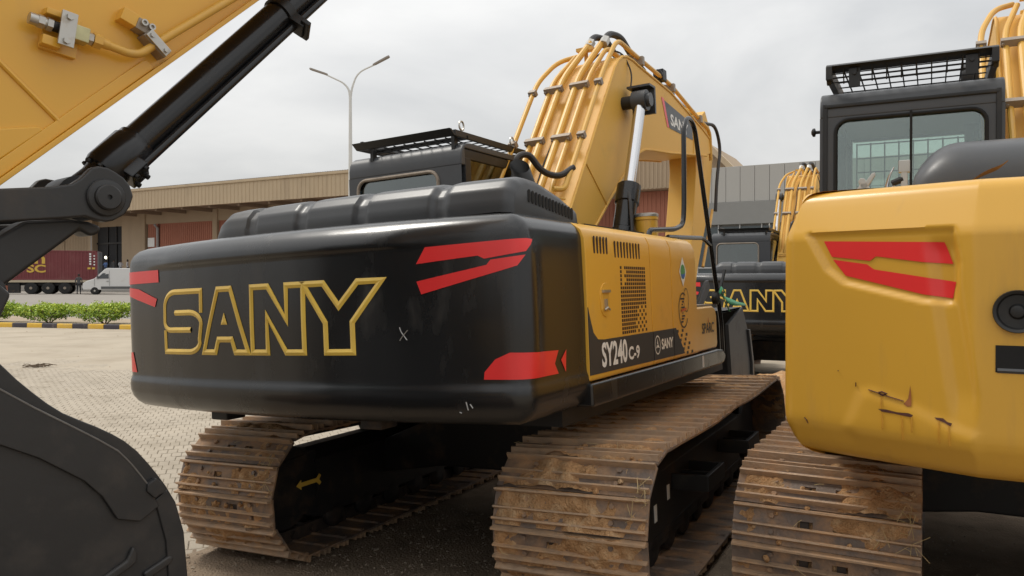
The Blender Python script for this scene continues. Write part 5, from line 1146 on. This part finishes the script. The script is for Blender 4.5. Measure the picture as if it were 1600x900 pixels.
q = MB(); q.cyl((-.38, -.4, 2.72), (-.33, -.42, 2.72), .02, n=10); q.lathe((-.33, -.42, 2.72), (1, 0, 0), [(0, .02), (.01, .035), (.04, .035), (.05, .015)], 12); P(q, 'door_stop', 'black_satin')
# flat mesh guard standing on the cab roof
gz = 3.20
f = MB(); f.prism([(-.62, gz + .11), (-.58, gz + .13), (-.52, gz + .10), (-.52, gz + .08)], 0, -1.42, -.42); f.box(-1.42, -1.38, -.62, 1.2, gz + .02, gz + .11); f.box(-.46, -.42, -.62, 1.2, gz + .02, gz + .11); f.box(-1.42, -.42, 1.16, 1.2, gz + .02, gz + .11)
f.prism([(-.62, gz + .11), (-.56, gz), (-.53, gz), (-.58, gz + .11)], 0, -1.42, -1.39); f.prism([(-.62, gz + .11), (-.56, gz), (-.53, gz), (-.58, gz + .11)], 0, -.45, -.42)
rg = P(f, 'roof_guard', 'black_satin', smooth=0, bevel=.004)
m = MB()
for i in range(1, 11): x = -1.40 + .96 * i / 11; m.box(x - .004, x + .004, -.55, 1.16, gz + .080, gz + .088)
for j in range(11): y = -.52 + 1.66 * j / 10; m.box(-1.39, -.45, y - .004, y + .004, gz + .088, gz + .096)
for i in range(3): zz = gz + .012 + .026 * i; m.box(-1.39, -.45, -.545 - .01 * i, -.537 - .01 * i, zz, zz + .006)
for i in range(1, 11): x = -1.40 + .96 * i / 11; m.prism([(-.55, gz), (-.585, gz + .09), (-.579, gz + .09), (-.544, gz)], 0, x - .004, x + .004)
m.build('mesh_grid', 'matte_black', rg, smooth=0)
for x in (-1.28, -.60): q = MB(); q.box(x, x + .07, -.575, -.565, gz - .03, gz + .09); q.cyl((x + .035, -.575, gz + .06), (x + .035, -.587, gz + .06), .014, n=8); q.build('guard_post', 'black_satin', rg, smooth=0)
# boom and its tubes, copied from the middle machine
NB = ('boom', 'lift_cylinder', 'hydraulic_tube', 'tube_clamp', 'tube_bracket', 'hose', 'hose_fitting', 'arm_cylinder', 'work_lamp', 'wiring', 'arm', 'bucket_cylinder', 'bucket_link', 'bucket', 'thin_line')
for ch in list(A.children):
    if ch.name.split('.')[0] in NB: o = copy_tree(ch, C); o.location.x += -.16; o.location.z += .10; o.location.y += -.15
# clutch of metal levers left on the engine cover, and a dry leaf
lv = empty('lever_bundle', C.matrix_world @ Matrix.Translation((-1.02, -2.04, 2.22))); tag(lv, 'grey metal levers and fittings standing beside the black hood', 'fittings')
def LP(b, name, m, **k): return b.build(name, m, lv, **k)
b = MB(); b.box(-.16, .20, -.03, .05, .0, .03); LP(b, 'base_bar', 'clamp_metal', bevel=.005)
for (x0_, z0_, x1_, z1_, w) in ((-.13, .02, -.06, .12, .022), (-.02, .02, -.075, .145, .02), (-.06, .11, -.02, .17, .012), (.075, .02, .07, .10, .02)):
    dx, dz = x1_ - x0_, z1_ - z0_; l = sqrt(dx * dx + dz * dz); nx, nz = -dz / l * w, dx / l * w
    b = MB(); b.prism([(x0_ - nx, z0_ - nz), (x1_ - nx * .8, z1_ - nz * .8), (x1_ + dx / l * .012, z1_ + dz / l * .012), (x1_ + nx * .8, z1_ + nz * .8), (x0_ + nx, z0_ + nz)], 1, -.008, .008); LP(b, 'lever', 'zinc', bevel=.003)
b = MB(); b.tube(smooth_path([(.04, 0, .03), (.035, 0, .10), (.05, 0, .16), (.07, 0, .20)], .05), [.010, .010, .009, .009, .008, .008, .007, .007, .006, .006, .005, .005, .004, .003][:14], 8); LP(b, 'curved_lever', 'chrome')
b = MB(); b.box(.10, .13, -.012, .012, .03, .20); b.box(.09, .14, -.014, .014, .17, .23); LP(b, 'bracket', 'zinc', bevel=.004)
b = MB(); b.lathe((.08, -.02, .05), (0, -1, 0), [(0, .01), (0, .03), (.015, .03), (.02, .012)], 14); LP(b, 'roller', 'zinc')
b = MB(); b.tube([(.06, 0, .12), (.11, 0, .14)], .016, 10); LP(b, 'grip', 'rubber')
lf = MB(); pp = smooth_path([(0, 0, 0), (.06, .02, .035), (.12, .03, .06), (.155, .03, .095)], .05, 4); vs = []
for i, p in enumerate(pp): t = i / (len(pp) - 1); w = .022 * sin(pi * min(1, t * 1.0 + .02)) ** .8; vs += [p + Vector((0, -w, w * .5)), p + Vector((0, 0, -.004)), p + Vector((0, w, w * .6))]
lf.add(vs, [f_ for i in range(len(pp) - 1) for f_ in ((3 * i, 3 * i + 3, 3 * i + 4, 3 * i + 1), (3 * i + 1, 3 * i + 4, 3 * i + 5, 3 * i + 2))])
lo = lf.build('leaf', 'dry_leaf', smooth=60); lo.matrix_world = C.matrix_world @ Matrix.Translation((-.66, -2.45, 2.276)); tag(lo, 'curled brown dry leaf lying on the yellow counterweight top', 'leaf')

# ------------------------------------------------------------------ machine on the left: arm, linkage and bucket reach into view
E = empty('excavator', pose(-3.186, 1.238, 0, 41.0)); tag(E, 'excavator reaching in with yellow arm, black bucket cylinder and dark bucket', 'excavator', GRP)
SK = ('arm', 'bucket_cylinder', 'bucket_link', 'bucket', 'mud', 'straw', 'arrow_sticker', 'sticker', 'scuff', 'hydraulic_tube', 'tube_clamp', 'hose', 'hose_fitting', 'tube_bracket', 'grab_rail', 'mirror_bracket')
for ch in list(A.children):
    if ch.name.split('.')[0] in SK: continue
    o = copy_tree(ch, E, SK)
    if ch.name.split('.')[0] in ('boom', 'lift_cylinder', 'arm_cylinder', 'work_lamp', 'wiring', 'thin_line'): o.location = (-.11, -.45, .50)
P = lambda b, name, m, **k: b.build(name, m, k.pop('par', E), **k)
dA = Vector((0, .954, .867)).normalized(); nA = Vector((0, -dA.z, dA.y))          # along the arm / across it
def ap(t, up): p = Vector((0, 2.023, 2.193)) + dA * t + nA * up; return (p.y, p.z)
arm_poly = [ap(-.42, .03), ap(0, 0), ap(1.9, 0), ap(2.35, .06), ap(2.55, .28), ap(2.4, .56), ap(1.9, .58), ap(.8, .52), ap(-.25, .36), ap(-.50, .20)]
b = MB(); b.prism(arm_poly, 0, -.165, .165); arm = P(b, 'arm', 'yellow', bevel=.006)
b = MB(); b.prism([ap(-.42, -.008), ap(1.92, -.008), ap(1.92, .010), ap(-.42, .010)], 0, -.192, .192); P(b, 'arm_flange', 'yellow', par=arm, bevel=.003)
b = MB(); b.prism([ap(-.42, .010), ap(.72, .010), ap(.72, .050), ap(.70, .056), ap(-.42, .056)], 0, .163, .176); P(b, 'arm_rib', 'yellow', par=arm, bevel=.005)
w = MB(); w.tube([(.168, 1.96, 2.668), (.168, 2.214, 2.428)], .009, 7); P(w, 'weld_seam', 'yellow', par=arm)
w = MB(); w.prism([(1.75, 2.31), (2.024, 2.376), (2.146, 2.402), (2.163, 2.390), (2.023, 2.268), (1.75, 2.03)], 0, .160, .176); P(w, 'cover_plate', 'yellow', par=arm, bevel=.006, bseg=3)
# hydraulic line with its fittings on the arm side
XH = .215
b = MB(); b.tube(smooth_path([(XH, 2.352, 2.725), (XH, 2.440, 2.710), (XH, 2.480, 2.718), (XH, 2.572, 2.797), (XH, 2.847, 3.021), (XH, 3.3, 3.40)], .06, 6), .0155, 12); P(b, 'hydraulic_tube', 'yellow_tube')
p0, p1 = Vector((XH, 2.104, 2.760)), Vector((XH, 2.355, 2.725)); dd = (p1 - p0).normalized()
for t0, t1, r, sg_, nm, m in ((0, .026, .020, 16, 'plug_cap', 'zinc'), (.026, .046, .024, 6, 'hex_nut', 'zinc'), (.046, .054, .017, 14, 'collar', 'zinc'), (.054, .072, .024, 6, 'hex_nut', 'zinc'), (.072, .17, .019, 14, 'valve_pin', 'black_satin'), (.188, .205, .023, 6, 'hex_nut', 'zinc'), (.207, .236, .027, 6, 'hex_nut', 'yellow_tube'), (.236, .262, .018, 14, 'collar', 'yellow_tube')):
    q = MB(); q.cyl(p0 + dd * t0, p0 + dd * t1, r, r, n=sg_); P(q, nm, m, smooth=30)
Mv = Matrix.Translation(p0 + dd * .118) @ Matrix.Rotation(atan2(dd.z, dd.y), 4, 'X')
q = MB(); q.box(-.027, .027, .0, .070, -.027, .027, Mv); P(q, 'valve_block', 'zinc_yellow', bevel=.004)
q = MB(); q.box(.029, .040, -.032, .020, -.066, .056, Mv); P(q, 'clamp_plate', 'zinc', bevel=.002)
for z in (-.048, .038): q = MB(); q.cyl(Mv @ Vector((.040, -.006, z)), Mv @ Vector((.050, -.006, z)), .0125, n=6); P(q, 'bolt', 'zinc', smooth=0)
q = MB(); q.box(-.05, -.028, -.066, .054, -.08, .066, Mv); q.box(-.03, .012, -.072, -.012, -.074, -.04, Mv); q.box(-.03, .012, -.072, -.012, .034, .056, Mv); P(q, 'valve_bracket', 'yellow', bevel=.004)
Mc = Matrix.Translation((XH, 2.538, 2.768)) @ Matrix.Rotation(radians(-42), 4, 'X')
q = MB(); q.box(.017, .027, -.050, .050, -.017, .017, Mc); P(q, 'clamp_plate', 'zinc', bevel=.002)
for y in (-.034, .035): q = MB(); q.cyl(Mc @ Vector((.027, y, 0)), Mc @ Vector((.035, y, 0)), .0095, n=6); P(q, 'bolt', 'zinc', smooth=0)
q = MB(); q.box(-.05, .015, -.053, .053, -.02, .02, Mc); P(q, 'clamp_block', 'clamp_metal', bevel=.004)
Mc2 = Matrix.Translation((.19, 2.485, 2.828)) @ Matrix.Rotation(radians(-20), 4, 'X')
q = MB(); q.box(-.03, .028, -.078, .0, -.022, .028, Mc2); P(q, 'clamp_bracket', 'yellow', bevel=.004)
q = MB(); q.box(-.02, .034, -.020, .042, -.026, .020, Mc2); P(q, 'clamp_block', 'clamp_metal', bevel=.004)
for y in (.0, .030): q = MB(); q.lathe(Mc2 @ Vector((.034, y, .006)), (Mc2.to_3x3() @ Vector((1, 0, 0))), [(0, .0125), (.014, .0125), (.014, .007), (.005, .006)], 14); P(q, 'bolt', 'zinc')
# bucket cylinder
a0 = Vector((0, 2.318, 2.172)); dC = Vector((0, .825, .857)).normalized()
q = MB(); q.lathe(a0 + dC * .10, dC, [(0, .04), (0, .058), (.05, .066), (.055, .078), (.075, .085), (.215, .085), (.225, .078), (.245, .078), (.25, .070), (.265, .068), (1.75, .068), (1.75, .04)], 36); cy = P(q, 'bucket_cylinder', 'black_gloss')
q = MB(); q.cyl(a0 + dC * .02, a0 + dC * .15, .04, n=20); P(q, 'piston_rod', 'chrome', par=cy)
xd = Vector((1, 0, 0)); yd = dC.cross(xd)
for k in range(8):
    a = 2 * pi * k / 8 + .2; v = xd * cos(a) + yd * sin(a); q = MB(); q.cyl(a0 + dC * .150 + v * .070, a0 + dC * .178 + v * .070, .010, n=6); q.cyl(a0 + dC * .142 + v * .070, a0 + dC * .150 + v * .070, .013, n=8); P(q, 'bolt', 'black_satin', par=cy)
nC = Vector((0, -dC.z, dC.y)); pd = (xd * .60 - nC * .80).normalized()
q = MB(); q.tube([a0 + dC * .24 + pd * .084, a0 + dC * .42 + pd * .084, a0 + dC * 1.0 + pd * .084, a0 + dC * 1.7 + pd * .084], .019, 12); P(q, 'feed_pipe', 'black_gloss', par=cy)
Mb = Matrix.Identity(4); u3 = pd; w3 = dC.cross(u3)
for i in range(3): Mb[i][0] = u3[i]; Mb[i][1] = dC[i]; Mb[i][2] = w3[i]; Mb[i][3] = (a0 + dC * .235 + pd * .085)[i]
q = MB(); q.box(-.04, .028, -.045, .045, -.048, .048, Mb); P(q, 'port_block', 'black_gloss', par=cy, bevel=.008)
for y in (-.025, .025):
    for z in (-.032, .032): q = MB(); q.lathe(Mb @ Vector((.028, y, z)), u3, [(0, .0105), (.011, .0105), (.011, .006), (.004, .005)], 12); P(q, 'bolt', 'black_satin', par=cy)
for i in range(3): Mb[i][3] = (a0 + dC * 1.30 + pd * .08)[i]
q = MB(); q.box(-.03, .055, -.025, .025, -.04, .04, Mb); q.box(.03, .075, -.012, .012, -.055, .055, Mb); P(q, 'pipe_clamp', 'black_satin', par=cy, bevel=.005)
q = MB(); q.lathe(a0 + dC * 1.28, dC, [(0, .068), (0, .078), (.045, .078), (.045, .068)], 28); P(q, 'clamp_band', 'black_satin', par=cy)
q = MB(); q.lathe(a0 - xd * .08, xd, [(0, .04), (0, .085), (.16, .085), (.16, .04)], 28); q.tube([a0, a0 + dC * .15], [.07, .058], 20); P(q, 'rod_eye', 'black_satin', par=cy)
def plate(name, poly, x0, x1, m, bev=.008):
    b = MB(); b.prism(poly, 0, x0, x1); return P(b, name, m, bevel=bev, bseg=3)
UL = [(1.55, 2.125), (1.997, 2.164), (2.16, 2.186), (2.215, 2.200), (2.245, 2.222), (2.281, 2.264), (2.305, 2.271), (2.335, 2.268), (2.36, 2.257), (2.39, 2.238), (2.412, 2.212), (2.424, 2.174), (2.412, 2.134), (2.392, 2.104), (2.353, 2.080), (2.328, 2.074), (2.300, 2.077), (2.257, 2.089), (2.2, 2.080), (1.997, 2.055), (1.55, 2.0)]
plate('link_plate', UL, .235, .28, 'bucket_paint'); plate('link_plate', UL, -.28, -.235, 'bucket_paint')
q = MB(); q.lathe((.28, 2.325, 2.160), (1, 0, 0), [(-.02, .066), (.010, .066), (.015, .062), (.018, .05), (.019, .046), (.032, .045), (.037, .040), (.038, .009), (.028, .008)], 36); P(q, 'pin', 'bucket_paint')
q = MB(); q.cyl((-.29, 2.322, 2.166), (.29, 2.322, 2.166), .042, n=18); P(q, 'pin', 'black_satin')
LR = [(2.019, 2.013), (2.094, 2.069), (2.228, 2.083), (2.300, 2.078), (2.345, 2.062), (2.335, 2.035), (2.305, 2.024), (2.27, 2.045), (2.018, 1.835), (1.90, 1.74), (1.84, 1.86)]
plate('bucket_link', LR, .08, .20, 'bucket_paint', .014); plate('bucket_link', LR, -.20, -.08, 'bucket_paint', .014)
q = MB(); q.lathe((-.24, 1.966, 1.822), (1, 0, 0), [(0, .03), (0, .062), (.48, .062), (.49, .05), (.49, .02)], 26); P(q, 'pin', 'black_satin')
# bucket, resting on the ground
BK = [(1.45, 1.96), (1.70, 1.82), (1.892, 1.656), (1.932, 1.611), (1.972, 1.564), (2.014, 1.521), (2.057, 1.480), (2.101, 1.445), (2.154, 1.414), (2.201, 1.388), (2.249, 1.358), (2.290, 1.328), (2.332, 1.287), (2.371, 1.237), (2.400, 1.196), (2.430, 1.150), (2.465, 1.085), (2.492, .979), (2.506, .811), (2.49, .60), (2.43, .38), (2.30, .18), (2.10, .05), (1.85, .0), (1.55, .02), (1.2, .06)]
mouth = [(1.05, .08), (1.00, .42), (1.06, 1.0), (1.22, 1.55)]
b = MB(); b.prism(BK + mouth, 0, .475, .515); bk = P(b, 'bucket', 'bucket_paint', bevel=.006)
b = MB(); b.prism(BK + mouth, 0, -.515, -.475); P(b, 'side_plate', 'bucket_paint', par=bk, bevel=.006)
n = len(BK); b = MB(); inn = []
for i in range(n):
    a, c = Vector(BK[max(0, i - 1)]), Vector(BK[min(n - 1, i + 1)]); t = (c - a).normalized(); inn.append((BK[i][0] + t.y * .03, BK[i][1] - t.x * .03))
b.add([(x, p[0], p[1]) for x in (-.474, .474) for p in BK] + [(x, p[0], p[1]) for x in (-.474, .474) for p in inn], [(i, i + 1, n + i + 1, n + i) for i in range(n - 1)] + [(2 * n + i, 3 * n + i, 3 * n + i + 1, 2 * n + i + 1) for i in range(n - 1)])
P(b, 'back_shell', 'bucket_paint', par=bk, smooth=50)
# reinforcement plate whose top edge catches the light, with a shallow step below it
LIT = [(1.40, 1.86), (1.70, 1.70), (1.923, 1.541), (2.011, 1.477), (2.070, 1.437), (2.128, 1.398), (2.197, 1.351), (2.261, 1.303), (2.290, 1.270), (2.311, 1.243), (2.357, 1.176)]
GRV = [(2.335, 1.05), (2.26, 1.074), (2.212, 1.160), (2.157, 1.221), (2.097, 1.265), (2.025, 1.317), (1.922, 1.373), (1.70, 1.48), (1.30, 1.64)]
b = MB(); b.prism(LIT + [(2.40, 1.09)] + GRV, 0, .514, .530); P(b, 'side_rib', 'bucket_paint', par=bk, bevel=.005, bseg=3)
b = MB(); b.tube([(.529, p[0], p[1] - .001) for p in LIT], .0035, 6); P(b, 'lit_worn_edge', 'lit_worn_edge', par=bk)  # paler tube along the rim: worn paint, with its bright highlight put into the colour
b = MB(); b.prism([(2.355, 1.176), (2.385, 1.190), (2.415, 1.160), (2.420, 1.135), (2.400, 1.130), (2.380, 1.120), (2.352, 1.150)], 0, .514, .540); P(b, 'stop_lug', 'bucket_paint', par=bk, bevel=.006)
b = MB(); b.prism([(2.430, 1.140), (2.462, 1.080), (2.489, .978), (2.503, .811), (2.487, .60), (2.427, .38), (2.297, .18), (2.26, .24), (2.37, .42), (2.42, .62), (2.435, .81), (2.425, .96), (2.40, 1.06), (2.385, 1.11)], 0, .514, .524); P(b, 'wear_plate', 'bucket_paint', par=bk, bevel=.008, bseg=3)
b = MB(); b.prism([(1.95, .775), (2.289, .930), (2.310, .972), (2.325, .950), (2.322, .915), (2.295, .900), (1.95, .735)], 0, .514, .532); P(b, 'side_rib', 'bucket_paint', par=bk, bevel=.008, bseg=3)
b = MB(); b.prism([(2.345, .872), (2.435, .908), (2.450, .898), (2.440, .880), (2.352, .842)], 0, .514, .530); P(b, 'side_rib', 'bucket_paint', par=bk, bevel=.007, bseg=3)
for x in (-.25, .25): b = MB(); b.prism([(1.45, 1.55), (1.50, 1.98), (1.95, 1.90), (2.03, 1.82), (1.98, 1.70), (1.90, 1.55)], 0, x - .03, x + .03); P(b, 'bucket_ear', 'bucket_paint', par=bk, bevel=.012)
for k in range(5): b = MB(); x = -.42 + k * .21; b.prism([(1.22, .02), (1.22, .12), (.86, .05), (.86, .03)], 0, x - .05, x + .05); P(b, 'bucket_tooth', 'zinc', par=bk, bevel=.01)
